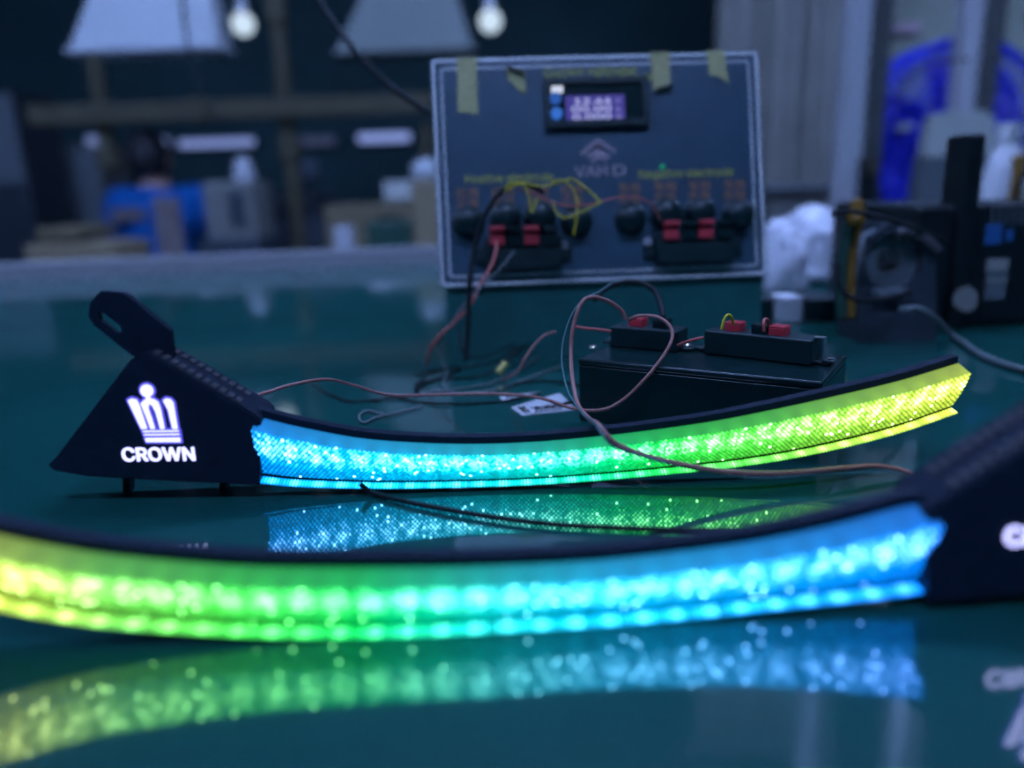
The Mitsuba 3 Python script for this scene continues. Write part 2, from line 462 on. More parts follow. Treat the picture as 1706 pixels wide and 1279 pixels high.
def emblem_parts(key, O, s, n_y, crown_dx=0):
    """The glowing crown and its word; O: photo-scale origin (metres), s: metres per back-lamp pixel; drawn unmirrored on the face at distance n_y."""
    def P(pts):
        return Polygon([(O[0] + (x + crown_dx - 253) * s, O[1] - (y - 700) * s) for x, y in pts]).buffer(0)
    Z = lambda X, Y: (60 + X / 3.366, 460 + Y / 3.366)
    pieces = [Point(O[0] + crown_dx * s, O[1] + 51.5 * s).buffer(10.5 * s, 8), P([Z(640, 668), Z(640, 690), Z(662, 690), Z(662, 668)]),
              P([Z(537, 686), Z(558, 676), Z(584, 684), Z(594, 712), Z(618, 854), Z(588, 855)]),
              P([Z(606, 706), Z(628, 686), Z(652, 678), Z(680, 684), Z(702, 702), Z(710, 740), Z(716, 859), Z(694, 858), Z(682, 760), Z(670, 722), Z(650, 706), Z(642, 736), Z(652, 790), Z(662, 857), Z(640, 856), Z(624, 780)]),
              P([Z(732, 692), Z(750, 682), Z(772, 688), Z(786, 708), Z(789, 861), Z(762, 860), Z(753, 750)]),
              P([Z(592, 866), Z(794, 870), Z(794, 877), Z(594, 873)]),
              P([Z(596, 886), Z(795, 890), Z(795, 897), Z(598, 893)]),
              P([Z(600, 909), Z(795, 913), Z(795, 938), Z(604, 932)])]
    em = {'type': 'area', 'radiance': {'type': 'rgb', 'value': [1.15, 1.2, 2.4]}}
    obj(key + '__crown_emblem', [wall_extrude(q.buffer(-.00005), n_y - .0008, n_y + .0006) for q in pieces], 'm_emit', False, emitter=em)
    halo = unary_union(pieces).buffer(.0009, 6)  # wider plate made to glow as the halo round the crown
    obj(key + '__painted_halo', wall_extrude(halo, n_y - .0001, n_y + .0006), 'm_emit', False, emitter={'type': 'area', 'radiance': {'type': 'rgb', 'value': [.11, .10, .95]}})
    labels[key + '__painted_halo'] = {'label': 'glowing plate added for the violet halo round the crown'}
    t = meshkit.text_mesh('CROWN', 1.0, .2, bold=True)
    lo, hi = t.bounds
    w, h = 122 * s, 24.5 * s
    v = t.vertices
    x = O[0] + (195 - 253) * s + (v[:, 0] - lo[0]) / (hi[0] - lo[0]) * w
    z = O[1] - (770 - 700) * s + (v[:, 1] - lo[1]) / (hi[1] - lo[1]) * h - (v[:, 0] - lo[0]) / (hi[0] - lo[0]) * 3 * s
    y = n_y + .0006 - v[:, 2] / .2 * .0014
    tt = trimesh.Trimesh(np.stack([x, y, z], 1), t.faces, process=False)
    tt.invert()
    if tt.volume < 0:
        tt.invert()
    obj(key + '__lettering', tt, 'm_emit', False, emitter=em)
    labels[key + '__crown_emblem'] = {'label': 'glowing white crown emblem'}
    labels[key + '__lettering'] = {'label': 'glowing white letters CROWN'}


# far lamp: triangular end on the left, strip rising to the right
lamp = thing('door_lamp', 'far glowing door trim lamp with its black triangular crown end on the left', 'car lamp')
low = [(432, 806), (500, 812), (640, 815), (800, 812), (900, 808), (1000, 801), (1100, 792), (1200, 782), (1300, 768), (1400, 748), (1500, 722), (1596, 689)]
upp = [(428, 690), (500, 708), (600, 727), (700, 735), (800, 737), (900, 733), (1000, 724), (1100, 712), (1200, 697), (1300, 677), (1400, 655), (1500, 631), (1597, 602)]
g_back = gradient([(0, (0, .29, 1.0)), (.14, (0, .44, 1.0)), (.30, (0, .52, .72)), (.42, (0, .58, .38)), (.50, (.0, .62, .16)), (.58, (.01, .64, .06)), (.72, (.09, .64, .05)), (.86, (.30, .66, .05)), (1, (.52, .70, .06))])
strip_parts(lamp, low, upp, lambda x: YB + max(0, x - 1250) * .00002, g_back, False, 3.2)
wedge_parts(lamp, (lambda q: q, YB - .001), None)
c = at_y(253, 700, YB - .001)
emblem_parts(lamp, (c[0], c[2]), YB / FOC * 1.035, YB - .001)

# near lamp: its mirror twin, strip rising to the left
near = thing('door_lamp', 'near glowing door trim lamp crossing the foreground, black triangular end cut off at right', 'car lamp')
YN = 0.1915
low = [(1540, 990), (1450, 1002), (1300, 1017), (1150, 1033), (1000, 1046), (850, 1055), (700, 1063), (550, 1066), (400, 1063), (200, 1050), (100, 1038), (0, 1020), (-120, 992)]
upp = [(1546, 834), (1500, 840), (1400, 867), (1300, 889), (1200, 906), (1000, 929), (800, 939), (600, 941), (400, 938), (200, 921), (100, 906), (0, 886), (-120, 856)]
g_near = gradient([(0, (0, .22, 1.0)), (.18, (0, .36, 1.0)), (.33, (0, .48, .92)), (.43, (0, .54, .62)), (.50, (0, .60, .34)), (.58, (.0, .62, .10)), (.70, (.04, .62, .06)), (.82, (.14, .60, .07)), (.93, (.40, .60, .06)), (1, (.55, .58, .05))])
strip_parts(near, low, upp, lambda x: YN + max(0, x - 800) * .000010, g_near, True, 3.0)
near_x0 = at_y(1548, 920, YN + .007)[0]
z_shift = 0.0


def mirror(q):
    q = affinity.scale(q, -1, 1, origin=(0, 0))
    return affinity.translate(q, near_x0 + back_x0, -.0045)


wedge_parts(near, (mirror, YN + .0055), None)
c = at_y(1692 + 51 * 1.5, 905 - 62 * 1.5, YN + .0055)
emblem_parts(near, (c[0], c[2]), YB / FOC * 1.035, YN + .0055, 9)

# ------------------------------------------------------------------ the tester box with the sloped panel
PSI = math.radians(2.7)
bx0 = at_z(735, 605)
ex = np.array([math.cos(PSI), math.sin(PSI), 0])
ed = np.array([-math.sin(PSI), math.cos(PSI), 0])


def on_plane(x, y, O, n):
    d = ray(x, y)
    return EYE + d * (((O - EYE) @ n) / (d @ n))


TAU = math.radians(14)
BL = on_plane(733, 480, bx0 - ed * .004, ed)
ev = math.cos(TAU) * EZ + math.sin(TAU) * ed
en = np.cross(ex, ev)
uvp = lambda x, y, off=0.0: (lambda q: np.array([(q - BL) @ ex, (q - BL) @ ev]))(on_plane(x, y, BL + en * off, en))
UVTL, UVTR, UVBR = uvp(722, 97), uvp(1245, 85), uvp(1297, 460)
PW, PH = float((UVTR[0] + UVBR[0]) / 2), float((UVTL[1] + UVTR[1]) / 2)
print('panel', PW, PH, UVTL, UVTR, UVBR, 'BL', BL)
tester = thing('tester_box', 'black electrical tester box with a sloped control panel, standing behind the far lamp', 'test box')
# carcass: side profile along ed, z
zt = BL[2] + PH * math.cos(TAU) - .004
prof = Polygon([(0, 0), (0, BL[2] - .001), (.0045 + 0.0, BL[2]), (.0045 + PH * math.sin(TAU), zt), (.11, zt), (.11, 0)])
cm = extrude(prof, PW - .006)
v = cm.vertices
cm.vertices = bx0 + ex * (.004 + v[:, 2:3]) + ed * v[:, 0:1] + EZ * v[:, 1:2] + ex * ((BL - bx0) @ ex)
obj(tester + '__case', cm, 'm_box_base', False)


def pf(mesh, u, vv, off=0.0):
    return frame(mesh, BL + ex * u + ev * vv + en * off, ex, ev, en)


pn = extrude(sbox(0, 0, PW, PH).buffer(-.003).buffer(.003), .004)
obj(tester + '__panel', pf(pn, 0, 0, -.004), 'm_panel', 30)


def border(d, w):
    o = sbox(d, d, PW - d, PH - d).buffer(-.003).buffer(.003)
    return extrude(o.difference(o.buffer(-w)), .0003)


obj(tester + '__outer_border', pf(border(.0004, .0031), 0, 0, .0), 'm_panel_white', False)
obj(tester + '__inner_border', pf(border(.0066, .0020), 0, 0, .0), 'm_panel_white', False)
labels[tester + '__outer_border'] = {'label': 'white outer border line of the panel'}
labels[tester + '__inner_border'] = {'label': 'white inner border line of the panel'}


def ptext(name, text, x0, x1, y, hpx, m, bold=True):
    """Text between photo columns x0, x1 with its base line on row y at x0."""
    a, b = uvp(x0, y), uvp(x1, y - (x1 - x0) * .028)
    t = meshkit.text_mesh(text, 1, .0003, bold)
    lo, hi = t.bounds
    hh = uvp(x0, y - hpx)[1] - a[1]
    t.vertices = np.stack([(t.vertices[:, 0] - lo[0]) / (hi[0] - lo[0]) * (b[0] - a[0]), t.vertices[:, 1] / 1.0 * hh, t.vertices[:, 2]], 1)
    obj(tester + '__' + name, frame(t, BL + ex * a[0] + ev * a[1], ex, ev, en), m, False)


ptext('lettering', 'Positive electrode', 775, 922, 305, 13, 'm_print_yellow')
ptext('lettering', 'Negative electrode', 1064, 1222, 297, 13, 'm_print_yellow')
ptext('lettering', 'Current voltmeter', 906, 1062, 127, 13, 'm_print_yellow')
ptext('lettering', 'VAH', 958, 1012, 295, 18, 'm_print_pink')
ptext('lettering', 'D', 1021, 1043, 293, 18, 'm_print_pink')
labels[tester + '__lettering_003'] = {'label': 'pale letters VAH under the logo'}
STROKES = {
    '电': [(2, 9, 8, 9), (2, 6.5, 8, 6.5), (2, 4, 8, 4), (2, 9, 2, 4), (8, 9, 8, 4), (5, 10, 5, 2), (5, 2, 9, 2), (9, 2, 9, 3.2)],
    '流': [(1, 9, 2, 8), (.5, 6.5, 1.8, 5.8), (.8, 1.5, 2.2, 4), (3, 8.5, 9.5, 8.5), (6, 10, 6.3, 8.5), (6, 8.5, 4.5, 6.3), (4.5, 6.3, 8.5, 6.5), (4.5, 5, 3.5, 1), (6.3, 5, 6.3, 1.5), (8, 5, 8, 1.5), (8, 1.5, 9.8, 2)],
    '压': [(1, 9, 9.5, 9), (1.5, 9, 1, 1), (2.5, 5.5, 9, 5.5), (5.5, 7.5, 5.5, 1.5), (2, 1.5, 9.8, 1.5), (7, 4, 8.2, 3)],
    '正': [(1, 9, 9, 9), (5, 9, 5, 1.5), (5, 5.5, 8.5, 5.5), (2.5, 6, 2.5, 1.5), (.5, 1.5, 9.5, 1.5)],
    '负': [(4, 10, 1.5, 7.5), (3.5, 9, 7, 9), (7, 9, 5.8, 7.5), (2, 7.3, 8, 7.3), (2, 7.3, 2, 3), (8, 7.3, 8, 3), (5, 6, 5, 4), (5, 4, 1.5, .8), (5.5, 3, 9, 1)],
    '极': [(.5, 7.5, 4, 7.5), (2.2, 10, 2.2, 1), (2.2, 7, .6, 4), (4.5, 9, 8.5, 9), (8.5, 9, 7.3, 6), (7.3, 6, 9, 6), (9, 6, 5, 1), (5.5, 9, 4.5, 1), (5.5, 6, 9.8, 1)],
    '红': [(2.5, 10, 1, 7), (1, 7, 3.5, 7), (3.8, 8, 1, 4.5), (1, 4.5, 4, 4.8), (.6, 1.8, 4, 2.5), (5, 8.5, 9.5, 8.5), (7.2, 8.5, 7.2, 1.5), (4.6, 1.5, 9.8, 1.5)],
    '线': [(2.5, 10, 1, 7), (1, 7, 3.5, 7), (3.8, 8, 1, 4.5), (1, 4.5, 4, 4.8), (.6, 1.8, 4, 2.5), (4.8, 7.5, 9, 8), (4.6, 5.3, 9.5, 6), (6.2, 10, 7, 4), (7, 4, 9.5, 1), (9, 4.5, 4.8, 1.2)],
    '显': [(2.5, 9.5, 7.5, 9.5), (2.5, 7.7, 7.5, 7.7), (2.5, 6, 7.5, 6), (2.5, 9.5, 2.5, 6), (7.5, 9.5, 7.5, 6), (4.2, 5.5, 4.2, 1.5), (5.8, 5.5, 5.8, 1.5), (2, 4.5, 3, 2.5), (8, 4.5, 7, 2.5), (.8, 1.5, 9.2, 1.5)],
    '示': [(2.5, 9, 7.5, 9), (1, 6.3, 9, 6.3), (5, 6.3, 5, 1), (3, 4.5, 1.2, 2), (7, 4.5, 8.8, 2)],
    '表': [(1.5, 9, 8.5, 9), (2, 7.2, 8, 7.2), (.6, 5.4, 9.4, 5.4), (5, 10, 5, 5.4), (5, 5.4, .8, 2.3), (3.4, 3.6, 3.4, .8), (3.4, .8, 5, 1.6), (4.6, 4.6, 9.4, .8), (8, 3.8, 6.2, 2.6)],
}


def glyph(ch, w, h, t):
    ls = [LineString([(a * w / 10, b * h / 10), (c * w / 10, d * h / 10)]).buffer(t / 2, 1, cap_style=3) for a, b, c, d in STROKES[ch]]
    return extrude(unary_union(ls), .0003)


def glyphs(name, text, x, y, wpx, hpx, m, gap=1.15):
    a, b = uvp(x, y), uvp(x + wpx, y - hpx)
    w, h = b[0] - a[0], b[1] - a[1]
    out = []
    for i, ch in enumerate(text):
        if ch == ' ':
            continue
        g = glyph(ch, w, h, w * .10)
        g.apply_translation([i * w * gap, i * w * gap * -.005, 0])
        out.append(g)
    obj(tester + '__' + name, frame(trimesh.util.concatenate(out), BL + ex * a[0] + ev * a[1], ex, ev, en), m, False)


glyphs('character_row', '电流  电压显示表', 906, 140, 17, 13, 'm_print_yellow', 1.18)
for i, x in enumerate((760, 820, 877, 934)):
    y = 330 - i * 1.5
    glyphs('character_row', '红线', x, y, 17, 17, 'm_print_orange')
    glyphs('character_row', '正极', x, y + 18, 17, 17, 'm_print_orange')
for i, x in enumerate((1030, 1089, 1146, 1204)):
    y = 322 - i * 1.8
    glyphs('character_row', '电线', x, y, 17, 17, 'm_print_orange')
    glyphs('character_row', '负极', x, y + 18, 17, 17, 'm_print_orange')
# chevron logo
cpx = lambda pts, w: LineString([uvp(*p) for p in pts]).buffer(w, 2, cap_style=2, join_style=2)
logo = [cpx([(968, 257), (996, 234), (1025, 253)], .0013), cpx([(978, 262), (997, 251), (1016, 262)], .0012),
        cpx([(986, 270), (1003, 254)], .0011), cpx([(990, 254), (1010, 268)], .0011)]
obj(tester + '__logo', frame(extrude(unary_union(logo), .0003), BL, ex, ev, en), 'm_print_pink', False)
obj(tester + '__logo_dot', frame(extrude(Point(uvp(996, 244)).buffer(.0012), .0003), BL, ex, ev, en), 'm_print_red', False)
# green pilot lamp
c = uvp(1103, 278)
obj(tester + '__pilot_lamp', lathe([(.0016, 0), (.0016, .001), (.001, .002), (.0001, .0023)], BL + ex * c[0] + ev * c[1], ex, ev, en, 12), 'm_emit', 30, emitter=emit((0.0, .28, .13)))
labels[tester + '__pilot_lamp'] = {'label': 'small green pilot light'}

# display module
a, b = uvp(908, 216), uvp(1077, 130)
mw, mh = b[0] - a[0], b[1] - a[1]
mod = f'{tester}__display'
bez = sbox(0, 0, mw, mh).buffer(-.001).buffer(.001)
obj(mod, pf(extrude(bez.difference(sbox(.0045, .0045, mw - .0045, mh - .0045)), .0055), a[0], a[1], 0), 'm_black', 30)
obj(mod + '__face', pf(extrude(sbox(.004, .004, mw - .004, mh - .004), .003), a[0], a[1], .0004), 'm_black_gloss', False)


def on_disp(x, y):
    return uvp(x, y, .0035)


l0, l1 = on_disp(943, 202), on_disp(1040, 157)
obj(mod + '__screen', pf(extrude(sbox(l0[0], l0[1], l1[0], l1[1]), .0003), 0, 0, .0035), 'm_emit', False, emitter=emit((.050, .040, .26)))
labels[mod + '__screen'] = {'label': 'lit violet screen'}
DIG = (.42, .46, .80)
for row, (txt, yb, x0) in enumerate((('12.44', 174, 957), ('00.00', 187, 952), ('0.000', 200, 954))):
    t = meshkit.text_mesh(txt, 1, .0002, True)
    lo, hi = t.bounds
    q0, q1 = on_disp(x0, yb), on_disp(1018, yb - 14.5)
    t.vertices = np.stack([(t.vertices[:, 0] - lo[0]) / (hi[0] - lo[0]) * (q1[0] - q0[0]) + q0[0], t.vertices[:, 1] * (q1[1] - q0[1]) * .74 + q0[1], t.vertices[:, 2]], 1)
    obj(mod + '__digits', pf(t, 0, 0, .0039), 'm_emit', False, emitter=emit(DIG))
for txt, yb in (('V', 172), ('A', 186), ('W', 199)):
    t = meshkit.text_mesh(txt, .0032, .0002, True)
    q0 = on_disp(1026, yb)
    obj(mod + '__digits', pf(t, q0[0], q0[1], .0039), 'm_emit', False, emitter=emit((.22, .22, .5)))
for (x, y, r, col) in ((925, 165, .0042, (.02, .09, .38)), (927, 190, .0042, (.03, .14, .55))):
    q = on_disp(x, y)
    obj(mod + '__button', lathe([(r, 0), (r, .002), (r * .8, .0032), (r * .3, .0038), (.00005, .0039)], BL + ex * q[0] + ev * q[1] + en * .0035, ex, ev, en, 18), 'm_emit', 30, emitter=emit(col))
q = on_disp(928, 150)
obj(mod + '__button_lamp', pf(rbox((.0085, .005, .002), .0008, (q[0], q[1], .001)), 0, 0, .0035), 'm_emit', 30, emitter=emit((.62, .68, .85)))

# binding posts
for x, y in ((780, 366), (843, 358), (901, 356), (962, 364), (1052, 360), (1112, 352), (1168, 350), (1232, 354)):
    q = uvp(x, y + 2, .006)
    r = .0098
    k = obj(tester + '__binding_post', lathe([(.0115, 0), (.0115, .0025), (r, .0032), (r, .0085), (r * .95, .0105), (r * .7, .0125), (r * .35, .0133), (.0001, .0135)], BL + ex * q[0] + ev * q[1], ex, ev, en, 26), 'm_black', 35)

# two spring terminal blocks on the panel
def terminal(name, x0, x1, y0, y1, red, screw):
    a, b = uvp(x0, y1), uvp(x1, y0)
    w, h = b[0] - a[0], b[1] - a[1]
    key = f'{tester}__{name}'
    k = obj(key, [pf(rbox((w, h * .52, .004), .0012, (w / 2, h * .50, .002)), a[0], a[1]),
                  pf(rbox((w * .80, h * .98, .010), .0015, (w / 2, h * .5, .005)), a[0], a[1])], 'm_black', 30)
    for i, rx in enumerate((.26, .42, .65, .81)):
        pass
    for x in red:
        q = uvp(x - 13, 0 * x + red[x])
        lv = [pf(rbox((.0105, .0035, .0075), .0008, (.0052, .0112, .0135)), q[0], q[1] - .0125), pf(rbox((.0105, .0085, .004), .0008, (.0052, .0048, .0115)), q[0], q[1] - .0125)]
        obj(k + '__red_lever', lv, 'm_red', 30)
        labels[k + '__red_lever'] = {'label': 'red push lever'}
        q = uvp(x + 17, red[x])
        lv = [pf(rbox((.0105, .0035, .0075), .0008, (.0052, .0112, .0125)), q[0], q[1] - .0125), pf(rbox((.0105, .0085, .004), .0008, (.0052, .0048, .0108)), q[0], q[1] - .0125)]
        obj(k + '__black_lever', lv, 'm_black_gloss', 30)
    for sx, sy in screw:
        q = uvp(sx, sy, .004)
        obj(k + '__screw', lathe([(.0034, 0), (.0034, .0012), (.0026, .0022), (.0008, .0022), (.0008, .0010), (.0001, .0010)], BL + ex * q[0] + ev * q[1] + en * .004, ex, ev, en, 16), 'm_steel_light', 30)


terminal('terminal_block', 793, 950, 394, 454, {828: 386, 884: 385}, ((940, 409),))
terminal('terminal_block', 1074, 1232, 385, 444, {1112: 377, 1168: 375}, ((1079, 403),))

# masking tape pieces: things stuck on the panel
for i, (pts, lab) in enumerate((
        ([(761, 99), (794, 97), (797, 191), (762, 187)], 'longest strip of beige masking tape at the left of the panel top'),
        ([(843, 112), (874, 118), (877, 156), (866, 153), (845, 132)], 'short torn beige tape scrap between the long tape and the display'),
        ([(1083, 90), (1114, 88), (1118, 146), (1100, 153), (1087, 152)], 'beige masking tape strip right of the display with curled end'),
        ([(1177, 86), (1205, 84), (1215, 141), (1197, 128), (1181, 127)], 'beige masking tape strip nearest the right corner of the panel'))):
    t = thing('masking_tape', lab, 'tape')
    pl = Polygon([uvp(*q) for q in pts])
    ms = [pf(extrude(pl, .0004), 0, 0, .0004)]
    if i != 1:                                    # folded over the panel's upper edge
        a, b = uvp(*pts[0]), uvp(*pts[1])
        ms = [pf(extrude(Polygon([a, b, *[uvp(*q) for q in pts[2:]]]), .0004), 0, 0, .0004),
              pf(rbox((b[0] - a[0], .0006, .010), .0002, ((a[0] + b[0]) / 2, PH + .0006, -.0045)), 0, 0)]
    obj(t + '__strip', ms, 'm_tape', False)
    if i in (1, 2):
        c = uvp(*((858, 120) if i == 1 else (1105, 148)))
        fl = rbox((.0125, .0006, .005), .0002)
        ang = math.radians(-22 if i == 1 else 14)
        fl.apply_transform(trimesh.transformations.rotation_matrix(ang, [0, 0, 1]))
        obj(t + '__curled_end', pf(fl, c[0], c[1], .003), 'm_post_dark', False)

# ------------------------------------------------------------------ black low box with terminals, in front of the tester
L0, R0 = at_z(965, 700), at_z(1362, 757)
fx = (R0 - L0)
FL = float(np.linalg.norm(fx))
fx /= FL
fd = np.cross(EZ, fx)
ZT = float(on_plane(965, 597, L0, fd)[2])
print('low box', FL, ZT, on_plane(1360, 640, L0, fd))
low_box = thing('junction_box', 'low flat black plastic box lying on the bench in front of the tester box', 'box')
FD = .062
lf = lambda m, x=0, d=0, z=0: frame(m, L0 + fx * x + fd * d + EZ * z, fx, fd, EZ)
obj(low_box + '__body', lf(rbox((FL, FD, ZT - .0036), .0009, (FL / 2, FD / 2, (ZT - .0036) / 2))), 'm_black_gloss', 30)
obj(low_box + '__lid', lf(rbox((FL + .0006, FD + .0006, .0035), .0012, (FL / 2, FD / 2, ZT - .0017))), 'm_black_gloss', 30)


def on_top(x, y, z=None):
    q = at_z(x, y, ZT if z is None else z)
    return (q - L0) @ fx, (q - L0) @ fd


def chrome_screw(key, x, y, z=None):
    a, b = on_top(x, y)
    obj(key, lathe([(.0026, 0), (.0026, .0008), (.0020, .0017), (.0007, .0018), (.0006, .0010), (.0001, .0010)], L0 + fx * a + fd * b + EZ * (ZT + .0003), fx, fd, EZ, 14), 'm_metal', 30)


for x, y in ((988, 581),):
    chrome_screw(low_box + '__screw', x, y)


def low_terminal(lab, x0, yb0, x1, yb1, hgt, levers, scr):
    a, b = np.array(on_top(x0, yb0)), np.array(on_top(x1, yb1))
    key = thing('terminal_block', lab, 'terminal block')
    d = b - a
    w = float(np.linalg.norm(d))
    gx = (fx * d[0] + fd * d[1]) / w
    gy = np.cross(EZ, gx)
    O = L0 + fx * a[0] + fd * a[1] + EZ * (ZT + .0003)
    obj(key + '__body', [frame(rbox((w, .016, hgt), .001, (w / 2, .008, hgt / 2)), O, gx, gy, EZ), frame(rbox((w + .014, .010, .002), .0008, (w / 2, .010, .001)), O, gx, gy, EZ)], 'm_black', 30)
    for f, red in levers:
        m = [rbox((.0085, .008, .0042), .0006, (f * w, .008, hgt + .0018))] + [rbox((.0085, .0006, .0008), .0002, (f * w, .0042 + k * .0018, hgt + .0042)) for k in range(5)]
        obj(key + ('__red_lever' if red else '__black_lever'), [frame(q, O, gx, gy, EZ) for q in m], 'm_red' if red else 'm_black_gloss', 30)
    for sx in scr:
        obj(key + '__screw', lathe([(.0026, 0), (.0026, .0008), (.0020, .0017), (.0007, .0018), (.0006, .0010), (.0001, .0010)], O + gx * sx * w + gy * .009 + EZ * .002, gx, gy, EZ, 14), 'm_metal', 30)
    return O, gx, gy, w


low_terminal('left black spring terminal block on the low box, brown wire looped through its red lever', 1016, 578, 1128, 588, .0115, ((.34, True), (.70, False)), (-.06, 1.05))
O2, gx2, gy2, w2 = low_terminal('right black spring terminal block on the low box with two red levers', 1172, 590, 1350, 611, .0125, ((.24, True), (.50, False), (.66, True)), (-.03,))
# small metal bracket at the right end of the right block
br = thing('metal_bracket', 'thin bent silver bracket at the right end of the low black box', 'bracket')
O = O2 + gx2 * (w2 + .0035) + gy2 * .006
obj(br + '__strip', [frame(rbox((.006, .004, .0008), .0002, (.003, 0, .0026)), O, gx2, gy2, EZ), frame(rbox((.0009, .004, .011), .0002, (.0004, 0, .008)), O, gx2, gy2, EZ), frame(rbox((.005, .004, .0008), .0002, (-.0018, 0, .0133)), O, gx2, gy2, EZ)], 'm_metal', 30)
obj(br + '__screw', lathe([(.0018, 0), (.0018, .001), (.0001, .0012)], O + gx2 * .004 + EZ * .0028, gx2, gy2, EZ, 12), 'm_metal', 30)


# ------------------------------------------------------------------ wires
def wire(name, lab, pts, r, m, group=None, cat='wire', sides=9):
    """pts: (x, y, 'g') rests on the bench; (x, y, Y) hangs at distance Y."""
    P = []
    for q in pts:
        if len(q) == 4:
            P.append(np.array(q[1:]))
        elif q[2] == 'g':
            P.append(at_z(q[0], q[1], r * 1.15 + .0004))
        elif isinstance(q[2], str):
            P.append(at_z(q[0], q[1], float(q[2][1:])))
        else:
            P.append(at_y(*q))
    t = thing(name, lab, cat, group)
    C = spline(P, 10)
    if max(p[1] for p in P) < .75:
        C[:, 2] = np.maximum(C[:, 2], r + .0004)
    obj(t, tube(C, r, sides, smooth=False), m, True)
    return t


wire('cable', 'thick black cable lying between the far lamp and the near lamp', [(600, 806, .296), (625, 822, 'g'), (690, 838, 'g'), (800, 858, 'g'), (900, 871, 'g'), (1000, 878, 'g'), (1150, 883, 'g'), (1280, 880, 'g'), (1380, 868, 'g'), (1450, 852, 'g')], .0011, 'm_wire_black', cat='cable')
wire('wire', 'pinkish red wire running from the triangular end across the bench to the left block', [(418, 662, .3175), (440, 655, .325), (490, 640, .34), (545, 632, .36), (590, 642, .385), (650, 658, .40), (740, 657, .41), (830, 656, .41), (900, 663, .40), (955, 680, .385), (1000, 683, .375), (1035, 668, .372), (1070, 636, .37), (1100, 600, .372), (1119, 566, .378), (1116, 543, .384), (1095, 528, .39), (1065, 526, .395), (1048, 532, .399)], .00085, 'm_wire_pink')
wire('wire', 'brown red wire arching beside the low box and over the far lamp strip', [(1042, 532, .399), (1035, 517, .398), (1012, 501, .395), (985, 495, .39), (968, 506, .386), (955, 545, .382), (951, 590, .377), (955, 640, .362), (964, 676, .345), (978, 694, .324), (986, 701, .311), (995, 706, .2925), (1010, 724, .2875), (1030, 741, .287), (1080, 760, .287), (1150, 776, .287), (1220, 786, .288), (1300, 788, .291), (1400, 780, .296), (1450, 776, .30), (1490, 780, .30), (1522, 789, .298)], .0011, 'm_wire_pink')
wire('wire', 'thin teal wire running alongside the arching brown wire', [(1020, 470, .42), (1000, 485, .405), (975, 497, .392), (955, 520, .388), (940, 560, .384), (936, 600, .378), (944, 645, .364), (958, 672, .345), (972, 690, .324), (980, 697, .311), (990, 703, .2922), (1004, 724, .286), (1026, 745, .2855), (1085, 764, .2855), (1150, 780, .287), (1230, 793, .288), (1300, 795, .29), (1400, 785, .296), (1460, 782, .30), (1525, 795, .298)], .0005, 'm_wire_teal')
wire('wire', 'red wire hanging from the left red lever of the tester panel', [(828, 402, .535), (826, 420, .528), (817, 446, .522), (800, 475, .515), (785, 505, .508), (760, 534, .505), (732, 560, .505), (716, 583, .508), (711, 607, .515)], .0011, 'm_wire_red')
wire('wire', 'thin grey wire hanging beside the red wire of the tester panel', [(857, 418, .53), (846, 432, .526), (826, 455, .52), (800, 478, .513), (775, 505, .507), (750, 540, .505), (733, 570, .508), (737, 600, .51)], .0007, 'm_wire_grey')
wire('cable', 'thick black cable bending down over the left side of the panel', [(905, 320, .53), (880, 308, .522), (858, 305, .52), (832, 322, .518), (810, 355, .515), (796, 390, .512), (788, 430, .508), (783, 470, .503), (781, 510, .50), (779, 560, .495), (776, 600, .49)], .0017, 'm_wire_black', cat='cable')
wire('wire', 'yellow wire looping out to a point at the right of the tangle', [(838, 316, .518), (850, 306, .517), (870, 304, .517), (890, 309, .518), (915, 309, .518), (940, 301, .518), (952, 298, .518), (975, 312, .515), (998, 334, .512), (999, 338, .512), (975, 350, .514), (950, 361, .517), (937, 362, .518), (926, 352, .52), (921, 335, .522)], .0007, 'm_wire_yellow')
wire('wire', 'yellow wire bending in a V over the third binding post', [(842, 318, .517), (858, 309, .516), (872, 308, .516), (879, 322, .516), (884, 345, .515), (886, 354, .515), (890, 345, .515), (895, 330, .52)], .0006, 'm_wire_yellow')
wire('wire', 'yellow wire hanging down straight at the right of the tangle', [(918, 306, .517), (930, 300, .516), (942, 302, .516), (955, 316, .516), (962, 340, .516), (960, 365, .516), (956, 392, .517)], .0006, 'm_wire_yellow')
wire('wire', 'thin red wire crossing the panel to the right terminal block', [(860, 314, .518), (890, 322, .518), (915, 335, .518), (945, 343, .516), (985, 340, .515), (1020, 331, .516), (1055, 328, .518), (1078, 335, .52), (1092, 350, .522), (1100, 366, .525)], .0006, 'm_wire_red')
wire('wire', 'black wire arching in front of the tester box below its panel', [(990, 500, .45), (1005, 484, .46), (1030, 472, .465), (1062, 470, .465), (1088, 482, .45), (1100, 505, .42), (1104, 528, .404)], .0016, 'm_wire_black')
wire('wire', 'short red wire entering the left end of the low box terminal', [(955, 543, .41), (975, 547, .405), (998, 549, .402), (1018, 552, .40)], .0008, 'm_wire_red')
wire('wire', 'short brown wire lying behind the sticker among the black wires', [(926, 552, .44), (905, 560, .438), (885, 582, .436), (870, 605, .434), (862, 620, .44), (840, 634, 'g')], .0008, 'm_wire_pink')
wire('wire', 'short red wire between the two terminal blocks of the low box', [(1130, 575, .395), (1142, 570, .39), (1158, 565, .386), (1172, 562, .384)], .0008, 'm_wire_red')
wire('wire', 'yellow wire bent over the first red lever of the right block', [(1202, 549, .378), (1206, 533, .378), (1213, 524, .379), (1219, 529, .381), (1222, 540, .384)], .0007, 'm_wire_yellow')
wire('wire', 'red wire end bent over the second red lever of the right block', [(1273, 552, .366), (1272, 540, .366), (1274, 532, .368), (1279, 533, .370), (1280, 542, .372)], .0008, 'm_wire_red')
